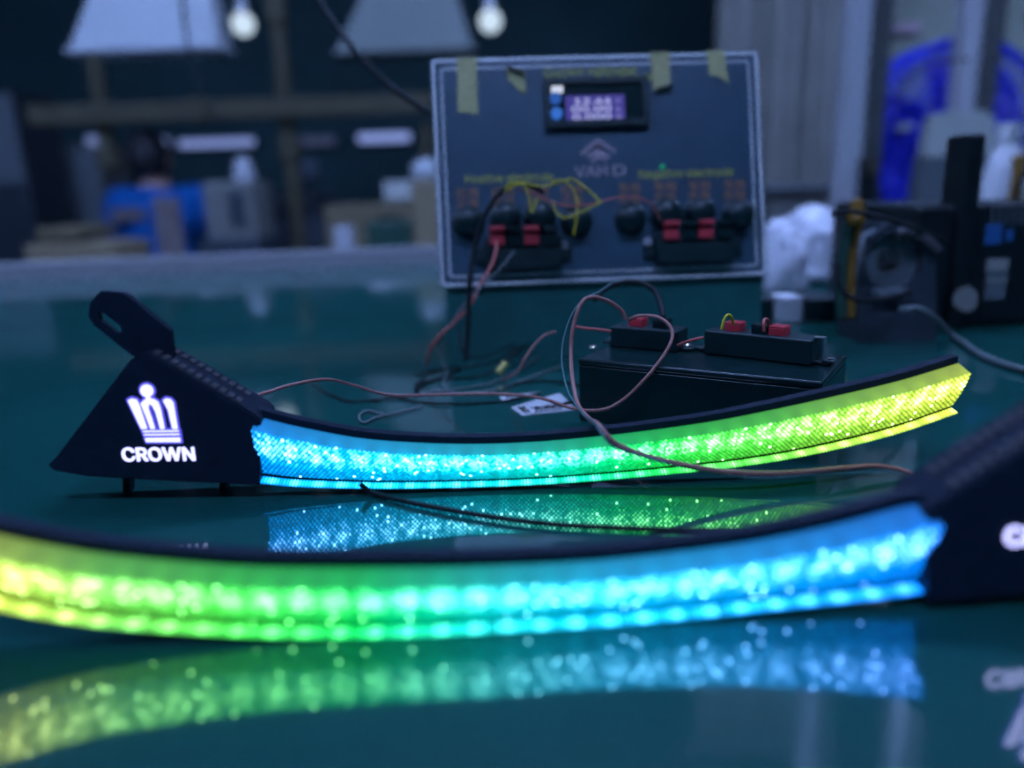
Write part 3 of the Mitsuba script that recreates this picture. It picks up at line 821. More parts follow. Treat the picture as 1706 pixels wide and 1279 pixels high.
wire('cable', 'grey cable drooping from behind the black crate to the right edge', [(1500, 516, .54), (1530, 514, .545), (1558, 530, .55), (1590, 562, 'g'), (1630, 588, 'g'), (1670, 605, 'g'), (1730, 622, 'g')], .0022, 'm_wire_grey', cat='cable')
GRP = 'thin black wires tangled on the bench left of the low box'
LT = 'thin black wire in the tangle on the bench left of the low box'
for pts in (
        [(690, 650, 'g'), (705, 630, 'g'), (740, 615, 'z0.006'), (790, 610, 'z0.008'), (830, 600, 'z0.004'), (860, 580, 'z0.01'), (905, 560, 'z0.012'), (950, 545, 'z0.014')],
        [(700, 655, 'g'), (760, 648, 'g'), (810, 640, 'g'), (840, 628, 'g'), (870, 612, 'g'), (905, 590, 'g'), (940, 562, 'z0.008')],
        [(735, 600, 'z0.006'), (745, 620, 'g'), (738, 640, 'g'), (760, 655, 'g'), (820, 650, 'g'), (880, 630, 'g'), (940, 608, 'g')],
        [(765, 545, 'z0.03'), (768, 580, 'z0.02'), (785, 594, 'z0.012'), (815, 592, 'z0.01'), (850, 575, 'z0.012'), (900, 556, 'z0.014')],
        [(690, 625, 'g'), (720, 617, 'g'), (765, 612, 'g'), (745, 625, 'g'), (705, 640, 'g'), (690, 660, 'g')],
        [(620, 668, 'g'), (660, 662, 'g'), (700, 670, 'g'), (770, 672, 'g'), (840, 668, 'g'), (900, 655, 'g')],
        [(640, 690, 'g'), (610, 684, 'g'), (598, 694, 'g'), (606, 704, 'g'), (625, 696, 'g'), (660, 688, 'g'), (705, 676, 'g')],
        [(690, 640, 'g'), (730, 632, 'g'), (790, 628, 'g'), (825, 618, 'z0.004'), (845, 600, 'z0.006'), (880, 572, 'z0.012')],
        [(850, 640, 'g'), (900, 634, 'g'), (960, 640, 'g'), (975, 660, 'g'), (940, 672, 'g')],
        [(520, 640, 'z0.006'), (545, 655, 'g'), (580, 668, 'g'), (620, 666, 'g'), (680, 660, 'g')]):
    loop = pts[0][0] == 640
    wire('thin_wire', 'thin grey wire with a small loop just behind the far lamp strip' if loop else LT, pts, .0007, 'm_wire_grey' if loop or len(pts) == 7 else 'm_wire_black', None if loop else GRP)
# yellow crimp connector among the wires
t = thing('wire_connector', 'small yellow crimp connector lying among the thin black wires', 'connector')
a, b = at_z(829, 621, .004), at_z(843, 604, .010)
u = (b - a) / np.linalg.norm(b - a)
obj(t + '__sleeve', tube([a, a + (b - a) * .2, a + (b - a) * .55, a + (b - a) * .8, b], [*np.repeat([.0021, .0024, .0018, .0026], 10), .0022], 12), 'm_yellow', True)
obj(t + '__wire_stub', tube([b - u * .001, b + u * .006, b + u * .012 + EY * .006], .0007), 'm_wire_black', True)

# printed stickers on the bench
def sticker(lab, px, ink):
    t = thing('paper_sticker', lab, 'sticker')
    q = [at_z(x, y, 0.0004) for x, y in px]
    m = extrude(Polygon([p[:2] for p in q]), .0004)
    obj(t + '__label', m, 'm_paper', False)
    O = q[0] + EZ * .0005
    a, b = q[1] - q[0], q[3] - q[0]
    bars = []
    for (u0, v0, u1, v1) in ink:
        bars.append(extrude(Polygon([(O + a * s + b * w)[:2] for s, w in ((u0, v0), (u1, v0), (u1, v1), (u0, v1))]), .0002))
    mm = trimesh.util.concatenate(bars)
    mm.apply_translation([0, 0, .0006])
    obj(t + '__print', mm, 'm_ink', False)


ink = []
for k in range(15):
    for j in range(4):
        if rng.random() < .6:
            ink.append((.30 + k * .038, .38 + j * .085, .30 + k * .038 + .03, .38 + j * .085 + .07))
for k in range(10):
    ink.append((.28 + k * .05, .16, .28 + k * .05 + .03, .22))
for k in range(2):
    for j in range(6):
        if rng.random() < .8:
            ink.append((.09 + k * .07, .30 + j * .10, .09 + k * .07 + .05, .30 + j * .10 + .07))
ink.append((.72, .62, .95, .80))
sticker('white printed sticker with a small barcode lying left of the low box', [(870, 692), (962, 682), (932, 654), (851, 678)], ink)
sticker('narrow white sticker lying behind the barcode sticker', [(836, 667), (872, 659), (901, 652), (832, 660)], [(.2, .3, .5, .5)])

# ------------------------------------------------------------------ right side of the bench
def pbox(x0, y0, x1, y1, Y, depth, r=.004, rest=None):
    """A rounded box whose front face fills the photo rectangle at distance Y; rest: height it stands on."""
    a, b = at_y(x0, y1, Y), at_y(x1, y0, Y)
    z0 = a[2] if rest is None else rest
    return rbox((b[0] - a[0], depth, b[2] - z0), r, ((a[0] + b[0]) / 2, Y + depth / 2, (z0 + b[2]) / 2))


# black crate with an upright
crate = thing('equipment_crate', 'black plastic equipment crate with a tall square upright, standing at the right end', 'crate')
YC = .62
c0, c1 = at_y(1508, 560, YC), at_y(1760, 337, YC)
obj(crate + '__body', [rbox((c1[0] - c0[0], .16, c1[2]), .005, ((c0[0] + c1[0]) / 2, YC + .08, c1[2] / 2 + .001))], 'm_crate')
obj(crate + '__back_wall', pbox(1470, 337, 1540, 560, YC + .1, .06, .004, .001), 'm_crate')
obj(crate + '__upright', pbox(1583, 222, 1646, 500, YC - .006, .03, .003, .001), 'm_crate')
for k in range(5):
    obj(crate + '__vent_slot', pbox(1652 + k * 12, 348, 1658 + k * 12, 376, YC - .002, .004, .0008), 'm_plastic_blue_grey')
obj(crate + '__blue_print', [pbox(1641, 372, 1672, 408, YC - .0015, .003, .0005), pbox(1676, 382, 1690, 402, YC - .0015, .003, .0005)], 'm_label_blue')
obj(crate + '__paper_label', pbox(1640, 430, 1682, 500, YC - .0022, .003, .0005), 'm_plastic_blue_grey')
obj(crate + '__paper_label_stripe', [pbox(1643, 432, 1682, 452, YC - .0032, .002, .0004), pbox(1643, 464, 1680, 470, YC - .0032, .002, .0004)], 'm_sticker')
q = at_y(1607, 497, YC - .007)
obj(crate + '__round_sticker', frame(extrude(Point(0, 0).buffer(.0098).union(Point(.003, -.004).buffer(.007)), .0008), q, EX, EZ, -EY), 'm_sticker', False)

# grey rounded back panel behind the crate
t = thing('chair_back', 'grey rounded plastic chair back rising behind the black crate', 'chair')
YP = 1.62
pl = px_poly([(1549, 205), (1558, 188), (1640, 184), (1658, 196), (1672, 360), (1522, 360)], YP).buffer(-.006).buffer(.006)
bpz = at_y(1530, 262, YP)[2]
obj(t + '__upper_shell', wall_extrude(pl.intersection(sbox(-9, bpz, 9, 9)), YP, YP + .03), 'm_plastic_grey', 30)
obj(t + '__lower_cushion', wall_extrude(pl.intersection(sbox(-9, -9, 9, bpz)), YP + .002, YP + .04), 'm_plastic_blue_grey', 30)
lo = pl.bounds
cxx = (lo[0] + lo[2]) / 2
obj(t + '__seat', rbox((.26, .24, .05), .02, (cxx, YP + .18, -.22)), 'm_plastic_blue_grey')
obj(t + '__stem', [cyl([cxx, YP + .05, -.25], [cxx, YP + .02, lo[1] + .02], .015), cyl([cxx, YP + .19, -.68], [cxx, YP + .19, -.23], .02)], 'm_post_dark')
obj(t + '__base', [cyl([cxx, YP + .19, -.72], [cxx + .18 * math.cos(a), YP + .19 + .18 * math.sin(a), -.735], .014) for a in np.arange(5) * 1.2566], 'm_post_dark')

# crumpled white bags left of the crate
def blob(center, radii, seed, amp=.25, k=2.2):
    m = trimesh.creation.icosphere(4)
    v = m.vertices
    n = meshkit.fbm(v * k + seed, 4, seed)
    w = np.abs(meshkit.fbm(v * k * 1.7 + 5, 4, seed + 3) - .5) * 2
    v = v * (1 + amp * (n - .5)[:, None] * 2 - .18 * w[:, None]) * radii
    m.vertices = v + center
    m.vertices[:, 2] = np.maximum(m.vertices[:, 2], .0006)
    return m


q = at_y(1350, 470, .95)
t = thing('plastic_bag', 'larger crumpled white plastic bag between the tester box and the crate', 'bag')
obj(t, blob(np.array([q[0], q[1], .036]), np.array([.062, .05, .056]), 4), 'm_white_bag', 40)
t = thing('plastic_bag', 'small white plastic bag touching the right corner of the tester box', 'bag')
q = at_y(1309, 455, .84)
obj(t, blob(np.array([q[0], q[1], .026]), np.array([.022, .03, .048]), 9), 'm_white_bag', 40)
t = thing('paper_scrap', 'folded white paper scrap beside the foot of the tester box', 'paper')
obj(t, pbox(1299, 494, 1340, 524, .66, .03, .002, .0004), 'm_white_bag')
t = thing('power_strip', 'long dark flat power adapter lying in front of the white bags', 'adapter')
q0 = at_z(1385, 545)
obj(t + '__body', frame(rbox((.10, .045, .022), .004, (0, 0, .0112)), [q0[0], q0[1] + .05, 0], np.array([.97, -.22, 0]), np.array([.22, .97, 0]), EZ), 'm_black')
obj(t + '__cord', tube([(q0[0] - .05, q0[1] + .06, .012), (q0[0] - .08, q0[1] + .075, .004), (q0[0] - .12, q0[1] + .10, .003), (q0[0] - .16, q0[1] + .12, .003)], .0025), 'm_wire_black', True)

# tape dispenser: dark body, pale roll, curved arm
t = thing('tape_dispenser', 'dark tape dispenser with a pale roll, standing left of the crate', 'tape dispenser')
YD = .575
q = at_y(1490, 436, YD)
body = px_poly([(1432, 590), (1428, 480), (1445, 430), (1452, 395), (1480, 372), (1520, 372), (1548, 395), (1560, 440), (1560, 590)], YD)
body = body.intersection(sbox(-9, 0.0, 9, 9))
hole = Point(q[0], q[2]).buffer(.021)
obj(t + '__body', [wall_extrude(body.difference(hole), YD, YD + .008), wall_extrude(body.difference(hole), YD + .032, YD + .04), wall_extrude(body.intersection(sbox(-9, 0, 9, .012)), YD, YD + .04)], 'm_dark_machine', 30)
obj(t + '__tape_roll', lathe([(.010, 0), (.0235, 0), (.0235, .022), (.010, .022), (.010, 0)], np.array([q[0], YD + .029, q[2]]), EX, EZ, -EY, 32), 'm_clear_roll', 30)
arm = [at_y(x, y, YD - .004) for x, y in ((1492, 390), (1512, 386), (1535, 394), (1555, 408), (1564, 418))]
obj(t + '__arm', tube(arm, .0035), 'm_rib', True)
obj(t + '__base_plate', pbox(1462, 482, 1516, 494, YD - .010, .012, .001), 'm_plastic_blue_grey')
# pliers with green and yellow handles leaning on the dispenser
t = thing('pliers', 'pliers with dark green and yellow handles upright beside the tape dispenser', 'pliers')
YL = .56
for s, mm in ((0, 'm_dark_green'), (1, 'm_orange')):
    pts = [at_y(x + s * 13, y, YL + s * .004) for x, y in ((1402, 528), (1401, 480), (1404, 430), (1411, 390), (1420, 362))]
    pts[0][2] = max(pts[0][2], .005)
    obj(t + '__handle', tube(pts, .0042), mm, True)
obj(t + '__jaw', [tube([at_y(1424, 366, YL), at_y(1428, 345, YL), at_y(1426, 332, YL)], [*np.linspace(.006, .004, 20), .002]), cyl(at_y(1425, 364, YL - .006), at_y(1425, 364, YL + .008), .006)], 'm_orange', True)
wire('cable', 'thin black cable looping left from the crate over the pliers', [(1575, 400, .60), (1500, 372, .545), (1450, 358, .545), (1415, 352, .545), (1385, 356, .55)], .0017, 'm_wire_black', cat='cable')
wire('cable', 'black cable loop hanging below the pliers toward the white bag', [(1396, 440, .55), (1398, 470, .545), (1412, 492, .54), (1440, 500, .54), (1480, 496, .545), (1515, 486, .56)], .002, 'm_wire_black', cat='cable')

# white bottle and orange screwdriver at the far right
t = thing('plastic_bottle', 'white plastic bottle behind the crate at the right edge', 'bottle')
YW = 1.05
q = at_y(1668, 338, YW)
zt_ = at_y(1668, 205, YW)[2]
obj(t + '__body', lathe([(.001, 0), (.026, 0), (.028, .004), (.028, zt_ * .62), (.02, zt_ * .78), (.012, zt_ * .86), (.012, zt_ * .9)], np.array([q[0], YW, 0.0]), EX, EY, EZ), 'm_white', 30)
obj(t + '__cap', lathe([(.014, zt_ * .885), (.014, zt_), (.001, zt_ + .001)], np.array([q[0], YW, 0.0]), EX, EY, EZ), 'm_white', 30)
t = thing('screwdriver', 'orange handled screwdriver upright beside the white bottle', 'screwdriver')
a, b = at_y(1691, 330, .98), at_y(1689, 258, .98)
a[2] = 0
obj(t + '__handle', lathe([(.001, 0), (.007, .001), (.008, .02), (.006, .05), (.008, .075), (.0001, .078)], np.array([a[0], .98, b[2] - .078]), EX, EY, EZ, 12), 'm_orange', 30)
obj(t + '__blade', cyl([a[0], .98, 0.0], [a[0], .98, b[2] - .077], .003), 'm_metal')
wire('cable', 'black cable arching at the right edge above the crate', [(1690, 340, .70), (1694, 318, .70), (1702, 296, .70), (1716, 280, .70)], .002, 'm_wire_black', cat='cable')

# steel posts
for lab, xt, xb, Y, z1, wl, wd in (('left pale steel post with a dark side, from bench to ceiling', 1452, 1418, 1.58, CEIL, .040, .044), ('right pale steel post rising behind the grey chair back', 1637, 1620, 2.06, CEIL, .048, .058)):
    t = thing('steel_post', lab, 'post')
    q = at_y(xt, 60, Y)
    obj(t + '__face', rbox((wl, .05, z1 - FLOOR), .003, (q[0] - wl / 2, Y + .025, (z1 + FLOOR) / 2)), 'm_steel_light')
    obj(t + '__dark_channel', rbox((wd, .04, z1 - FLOOR), .003, (q[0] + wd / 2, Y + .03, (z1 + FLOOR) / 2)), 'm_post_dark')
t = thing('tool_holder', 'dark narrow tool holder fixed to the left steel post', 'tool holder')
obj(t + '__sleeve', pbox(1432, 262, 1464, 345, 1.56, .02, .003), 'm_crate')
obj(t + '__yellow_tip', pbox(1447, 268, 1462, 290, 1.552, .01, .002), 'm_wood')

# big blue fan
fan = thing('standing_fan', 'large blue industrial fan behind the steel posts at right', 'fan')
YF = 2.3
fc = at_y(1592, 226, YF)
FR = 142 / FOC * YF * 1.0
ft = lambda m: m


def ring(R, r, y, seg=64):
    a = np.linspace(0, 2 * np.pi, seg + 1)
    return tube([(fc[0] + R * math.cos(x), y, fc[2] + R * math.sin(x)) for x in a], r, 8, smooth=False)


obj(fan + '__cage_ring', [ring(FR, .011, YF), ring(FR, .011, YF + .12), ring(FR * .93, .004, YF - .02), ring(FR * .3, .004, YF - .035), ring(FR * .62, .004, YF - .03)], 'm_fan_blue', True)
wires_ = []
for k in range(80):
    a = k * 2 * math.pi / 80
    d = np.array([math.cos(a), 0, math.sin(a)])
    wires_.append(tube([fc + d * FR + EY * 0.0, fc + d * FR * .93 - EY * .02, fc + d * FR * .5 - EY * .033, fc + d * FR * .12 - EY * .036], .0034, 6, 4))
obj(fan + '__cage_spokes', wires_, 'm_fan_blue', True)
labels[fan + '__cage_spokes'] = {'label': 'blue wire spokes of the cage', 'kind': 'stuff'}
obj(fan + '__hub_cap', lathe([(.001, .046), (.03, .044), (.042, .036), (.042, .028)], fc, EX, EZ, -EY, 24), 'm_fan_blue', 30)
for k in range(5):
    a0 = k * 2 * math.pi / 5 + .3
    v, f = [], []
    for i, rr in enumerate(np.linspace(.15, .88, 7)):
        for j, s in enumerate(np.linspace(-.34, .34, 6)):
            aa = a0 + s * (1 - .15 * rr)
            v.append([fc[0] + FR * rr * math.cos(aa), YF + .055 + s * .09, fc[2] + FR * rr * math.sin(aa)])
    f = grid_faces(7, 6)
    top = tri(v, f)
    bot = tri(np.array(v) + [0, .003, 0], f)
    bot.invert()
    obj(fan + '__blade', [top, bot], 'm_fan_blade', True)
obj(fan + '__motor_housing', lathe([(.001, -.10), (.05, -.10), (.065, -.12), (.065, -.22), (.05, -.24), (.001, -.24)], fc, EX, EZ, -EY, 28), 'm_fan_dark', 30)
obj(fan + '__pole', [cyl([fc[0], YF + .17, FLOOR + .03], [fc[0], YF + .17, fc[2] - .05], .025)], 'm_fan_dark')
obj(fan + '__base', lathe([(.001, .03), (.2, .02), (.21, 0), (.001, 0)], np.array([fc[0], YF + .17, FLOOR]), EX, EY, EZ), 'm_fan_dark', 30)
# dark blue cloth hanging before the fan
t = thing('blue_cloth', 'dark blue jacket hanging in front of the left half of the fan', 'jacket')
YJ = 2.0
pl = px_poly([(1466, 250), (1474, 205), (1500, 172), (1528, 166), (1556, 184), (1562, 230), (1546, 300), (1532, 345), (1480, 345), (1466, 300)], YJ).buffer(-.008).buffer(.008)
me = wall_extrude(pl, YJ, YJ + .05)
me = me.subdivide().subdivide().subdivide()
me.vertices[:, 1] += (meshkit.fbm(me.vertices * np.array([14, 1, 5]), 3, 2) - .5) * .07
obj(t + '__body', me, 'm_fan_dark', True)
lo = pl.bounds
obj(t + '__hook', tube([(lo[0] + .04, YJ + .02, lo[3] - .01), (lo[0] + .035, YJ, lo[3] + .02), (lo[0] - .01, YJ - .2, lo[3] + .05), (lo[0] - .015, YJ - .375, lo[3] + .04)], .003), 'm_post_dark', True)
obj(t + '__badge', pbox(1505, 205, 1522, 216, YJ - .035, .04, .002), 'm_plastic_grey')

# curtain and partition
t = thing('plastic_curtain', 'grey pleated curtain hanging between the tester box and the steel posts', 'curtain')
YK = 2.75
xa, xb = at_y(1190, 200, YK)[0], at_y(1452, 200, YK)[0]
N = 240
xs = np.linspace(xa, xb, N)
yy = YK + .028 * np.sin(np.linspace(0, 1, N) * 60) + .02 * np.sin(np.linspace(0, 1, N) * 23 + 1)
v = [(x, y + o, z) for z in np.linspace(FLOOR + .02, CEIL - .02, 12) for o in (0,) for x, y in zip(xs, yy)]
obj(t + '__cloth', tri(v, grid_faces(12, N)), 'm_curtain', True)
obj(t + '__rail', cyl([xa - .05, YK, CEIL - .03], [xb + .05, YK, CEIL - .03], .02), 'm_steel_light')
t = thing('storage_box', 'grey storage box at the foot of the curtain right of the tester box', 'box', None)
obj(t + '__body', pbox(1282, 318, 1385, 368, 2.3, .3, .01), 'm_grey_machine')
obj(t + '__lid', pbox(1278, 306, 1390, 320, 2.28, .34, .01), 'm_plastic_blue_grey')
q = at_y(1282, 368, 2.3)
q2 = at_y(1385, 368, 2.3)
obj(t + '__stand', slab(q[0], q2[0], 2.32, 2.58, FLOOR, q[2]), 'm_post_dark', False)
t = thing('partition_panel', 'pale grey green partition behind the blue fan', 'partition')
xa, xb = at_y(1448, 200, 3.1)[0], 2.9
for k in range(3):
    w = (xb - xa) / 3
    obj(t + '__panel', rbox((w - .01, .04, CEIL - FLOOR - .04), .004, (xa + w * (k + .5), 3.14, (CEIL + FLOOR) / 2)), 'm_partition')
obj(t + '__red_sign', pbox(1480, 36, 1538, 58, 3.10, .018, .002), 'm_print_pink')

# ------------------------------------------------------------------ behind the bench, left and centre
B2 = thing('workbench', 'second workbench beyond the grey rail, crowded with boxes', 'workbench')
obj(B2 + '__tabletop', rbox((3.9, 1.0, .03), .004, (-1.55, 2.2, -.105)), 'm_rail')
for x in (-3.4, -1.6, .3):
    obj(B2 + '__leg', rbox((.05, .05, .63), .004, (x, 2.6, -.12 - .315)), 'm_post_dark')
    obj(B2 + '__leg', rbox((.05, .05, .63), .004, (x, 1.8, -.12 - .315)), 'm_post_dark')
ZB2 = -.09
# timber frame over the second bench
t = thing('overhead_frame', 'brown overhead frame of two poles and a cross bar on the second bench', 'frame')
YO = 2.62
for x, yc in ((464, 20), (172, 255)):
    q = at_y(x + (14 if x == 464 else 0), 200, YO)
    obj(t + '__pole', cyl([q[0], YO, ZB2 if x == 464 else at_y(172, 285, YO)[2]], [q[0], YO, 1.45 if x == 464 else at_y(172, 92, YO)[2]], .024), 'm_wood')
    for yy_ in ((20, 250) if x == 464 else (262,)):
        q2 = at_y(x + 10, yy_, YO)
        obj(t + '__clamp', rbox((.058, .058, .075), .01, (q[0], YO, q2[2])), 'm_wood')  # block added in place of a lit patch on the pole
q0, q1 = at_y(60, 195, YO), at_y(722, 188, YO)
obj(t + '__cross_bar', rbox((q1[0] - q0[0], .03, .06), .004, ((q0[0] + q1[0]) / 2, YO - .038, q0[2])), 'm_wood')
obj(t + '__bar_clamp', rbox((.06, .05, .07), .006, (at_y(340, 190, YO)[0], YO - .045, q0[2])), 'm_wood')


# hanging hoods
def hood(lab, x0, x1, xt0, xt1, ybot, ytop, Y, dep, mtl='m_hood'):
    t = thing('lamp_hood', lab, 'lamp shade')
    a, b = at_y(x0, ybot, Y), at_y(x1, ybot, Y)
    c, d = at_y(xt0, 0, Y), at_y(xt1, 0, Y)
    zb, zt = (a[2] + b[2]) / 2, c[2] + .10
    k = (zt - zb) / (c[2] - zb)
    c0, d0 = a[0] + (c[0] - a[0]) * k, b[0] + (d[0] - b[0]) * k
    dt = dep * (d0 - c0) / (b[0] - a[0])
    ym = Y + dep / 2
    def shell(s, lift):
        return [(a[0] + s, Y + s, zb + lift), (b[0] - s, Y + s, zb + lift), (b[0] - s, Y + dep - s, zb + lift), (a[0] + s, Y + dep - s, zb + lift),
                (c0 + s, ym - dt / 2 + s, zt - s), (d0 - s, ym - dt / 2 + s, zt - s), (d0 - s, ym + dt / 2 - s, zt - s), (c0 + s, ym + dt / 2 - s, zt - s)]
    v = shell(0, 0) + shell(.006, 0)
    f = [[0, 1, 5, 4], [1, 2, 6, 5], [2, 3, 7, 6], [3, 0, 4, 7], [4, 5, 6, 7]]
    f = f + [[x + 8 for x in q[::-1]] for q in f] + [[0, 8, 9, 1], [1, 9, 10, 2], [2, 10, 11, 3], [3, 11, 8, 0]]
    obj(t + '__shade', tri(v, f), mtl, False)
    obj(t + '__rim', [rbox((b[0] - a[0] + .016, .012, .022), .003, ((a[0] + b[0]) / 2, Y - .004, zb)), rbox((b[0] - a[0] + .016, .012, .022), .003, ((a[0] + b[0]) / 2, Y + dep + .004, zb)),
                      rbox((.012, dep, .022), .003, (a[0] - .004, ym, zb)), rbox((.012, dep, .022), .003, (b[0] + .004, ym, zb))], mtl)
    obj(t + '__hanger', [cyl([c0 + .03, ym, zt - .004], [c0 + .03, ym, CEIL + .01], .006, 8), cyl([d0 - .03, ym, zt - .004], [d0 - .03, ym, CEIL + .01], .006, 8)], 'm_post_dark')
    return t


hood('white trapezoid lamp hood hanging at the upper left', 112, 366, 140, 352, 80, 0, 3.0, .14)
hood('white lamp hood coloured darker for its dim light, hanging left above the tester box', 560, 788, 596, 762, 82, 0, 3.5, .16, 'm_hood_dim')
for lab, x, y in (('round white bulb beside the upper left lamp hood', 405, 40), ('round white bulb beside the right lamp hood', 817, 35)):
    t = thing('light_bulb', lab, 'light bulb')
    q = at_y(x, y, 2.85)
    obj(t + '__globe', trimesh.creation.icosphere(3, .038).apply_translation(q), 'm_emit', True, emitter=emit((.62, .78, .92)))
    obj(t + '__socket', cyl(q + EZ * .03, q + EZ * .08, .018), 'm_white')
    obj(t + '__cord', cyl(q + EZ * .078, [q[0], q[1], CEIL + .01], .004, 8), 'm_wire_black')

# cables hanging from above
wire('cable', 'thin dark cable hanging down in front of the upper left hood', [(296, -60, 1.5), (302, -20, 1.5), (305, 10, 1.52), (308, 45, 1.6), (314, 78, 1.8), (326, 115, 2.05), (342, 150, 2.3), (360, 190, 2.52)], .0032, 'm_wire_grey', cat='cable')
wire('cable', 'thick black cable slanting down behind the left edge of the tester box', [(500, -60, .72), (528, -5, .70), (560, 42, .68), (600, 95, .66), (650, 143, .65), (700, 178, .64), (740, 196, .63), (770, 212, .625)], .0024, 'm_wire_black', cat='cable')

# strip lights on the back wall
for lab, x0, x1, y, e in (('shortest strip light at far left on the back wall', 142, 176, 234, .20), ('short strip light left of the long one on the back wall', 238, 276, 238, .26), ('longest strip light on the back wall behind the person', 296, 420, 238, .30),
                          ('dim strip light between the pole and the bright right one', 498, 556, 235, .045), ('bright strip light on the back wall beside the tester box', 596, 682, 229, .36)):
    t = thing('strip_light', lab, 'strip light')
    a, b = at_y(x0, y + 8, 5.5), at_y(x1, y - 9, 5.5)
    obj(t + '__batten', rbox((b[0] - a[0] + .04, .06, b[2] - a[2] + .02), .006, ((a[0] + b[0]) / 2, 5.57, (a[2] + b[2]) / 2)), 'm_wall_dark')
    obj(t + '__diffuser', rbox((b[0] - a[0], .03, b[2] - a[2]), .01, ((a[0] + b[0]) / 2, 5.53, (a[2] + b[2]) / 2)), 'm_emit', 30, emitter=emit((e * .70, e * .95, e * 2.1)))

# things on the second bench
t = thing('cardboard_sheet', 'beige cardboard sheets lying at the left of the second bench', 'cardboard')
obj(t, [pbox(45, 404, 190, 440, 1.95, .20, .003, ZB2), ], 'm_beige')
t = thing('carton', 'dark brown flat carton standing on the beige cardboard', 'carton')
zz = at_y(45, 402, 1.95)[2]
obj(t, pbox(62, 378, 128, 400, 2.0, .2, .004, zz), 'm_card')
t = thing('grey_cabinet', 'grey blue cabinet behind the person on the left', 'cabinet')
obj(t + '__body', pbox(86, 242, 160, 440, 4.95, .4, .01, FLOOR), 'm_grey_machine')
obj(t + '__door', pbox(90, 248, 156, 436, 4.94, .02, .004, FLOOR + .05), 'm_plastic_blue_grey')
t = thing('wall_locker', 'pale grey locker at the left edge of the photo', 'locker')
obj(t + '__body', pbox(-120, 150, 20, 440, 4.4, .4, .01, FLOOR), 'm_dark_machine')
obj(t + '__door', pbox(-115, 156, 15, 310, 4.39, .02, .004), 'm_plastic_blue_grey')
t = thing('press_machine', 'grey bench press machine with a round pale head right of the person', 'machine')
obj(t + '__column', pbox(348, 300, 418, 420, 2.45, .2, .012, ZB2), 'm_grey_machine')
obj(t + '__dark_window', pbox(385, 318, 402, 375, 2.44, .02, .003), 'm_dark_machine')
q = at_y(396, 290, 2.45)
obj(t + '__head', lathe([(.001, -.03), (.032, -.03), (.034, 0), (.03, .03), (.02, .05), (.001, .055)], q + EY * .06, EX, EY, EZ, 20), 'm_steel_light', 30)
obj(t + '__base', pbox(335, 396, 430, 425, 2.40, .3, .008, ZB2), 'm_dark_machine')
t = thing('wooden_bar', 'upright greyish wooden bar on the second bench in front of the person', 'bar')
obj(t, pbox(266, 328, 292, 440, 2.1, .03, .006, ZB2), 'm_badge')
t = thing('carton', 'brown carton standing left of the beige pillar behind the tester box', 'carton')
obj(t, pbox(546, 338, 690, 420, 2.35, .25, .004, ZB2), 'm_card')
t = thing('carton', 'small pale carton on top of the brown carton behind the tester box', 'carton')
zz = at_y(546, 338, 2.35)[2]
obj(t, pbox(640, 300, 690, 338, 2.38, .12, .004, zz), 'm_plastic_grey')
t = thing('paper_roll', 'pale paper roll standing in front of the brown carton', 'roll')
q = at_y(573, 420, 2.2)
obj(t, lathe([(.001, ZB2), (.028, ZB2), (.03, ZB2 + .004), (.03, q[2] + .07), (.026, q[2] + .074), (.001, q[2] + .074)], np.array([q[0] + .004, 2.2, 0]), EX, EY, EZ, 22), 'm_steel_light', 30)
t = thing('folded_cloth', 'pale folded cloth lying left of the paper roll', 'cloth')
q = at_y(540, 415, 2.15)
me = blob(np.array([q[0], 2.15, .012]), np.array([.06, .06, .045]), 12)
me.apply_translation([-.012, -.03, ZB2])
obj(t, me, 'm_plastic_grey', 40)
t = thing('tool_case', 'dark green tool case in front of the brown carton', 'case')
obj(t + '__body', pbox(612, 368, 690, 432, 2.05, .15, .008, ZB2), 'm_dark_green')
obj(t + '__handle', tube([at_y(635, 368, 2.1), at_y(638, 361, 2.1), at_y(664, 361, 2.1), at_y(667, 368, 2.1)], .006), 'm_crate', True)
t = thing('pillar', 'beige pillar with a pale round top beside the left edge of the tester box', 'pillar')
obj(t + '__shaft', pbox(692, 300, 740, 440, 2.0, .08, .008, ZB2), 'm_beige')
q = at_y(706, 285, 2.0)
obj(t + '__knob', trimesh.creation.icosphere(3, .036).apply_translation(q + EY * .04), 'm_hood', True)
obj(t + '__upper_rod', [cyl(q + EY * .04, at_y(708, 205, 2.0) + EY * .04, .016)], 'm_wood')
t = thing('dark_machine', 'dark blue machine between the press and the brown carton', 'machine')
obj(t + '__body', pbox(430, 318, 535, 420, 2.8, .3, .012, FLOOR), 'm_dark_machine')
obj(t + '__screen', pbox(500, 265, 530, 300, 2.79, .02, .004), 'm_dark_machine')
obj(t + '__screen_arm', cyl(at_y(515, 300, 2.81), at_y(515, 330, 2.83), .012), 'm_dark_machine')


# ------------------------------------------------------------------ the person
def hull_chain(bones):
    parts = []
    for a, ra, b, rb in bones:
        s0, s1 = m3.Manifold.sphere(ra, 20).translate(tuple(map(float, a))), m3.Manifold.sphere(rb, 20).translate(tuple(map(float, b)))
        parts.append(m3.Manifold.batch_hull([s0, s1]))
    return parts


def fuse(parts, edge=.012, it=12):
    mf = m3.Manifold.batch_boolean(parts, m3.OpType.Add).refine_to_length(edge)
    m = man(mf)
    m.merge_vertices()
    trimesh.smoothing.filter_taubin(m, iterations=it)
    return m


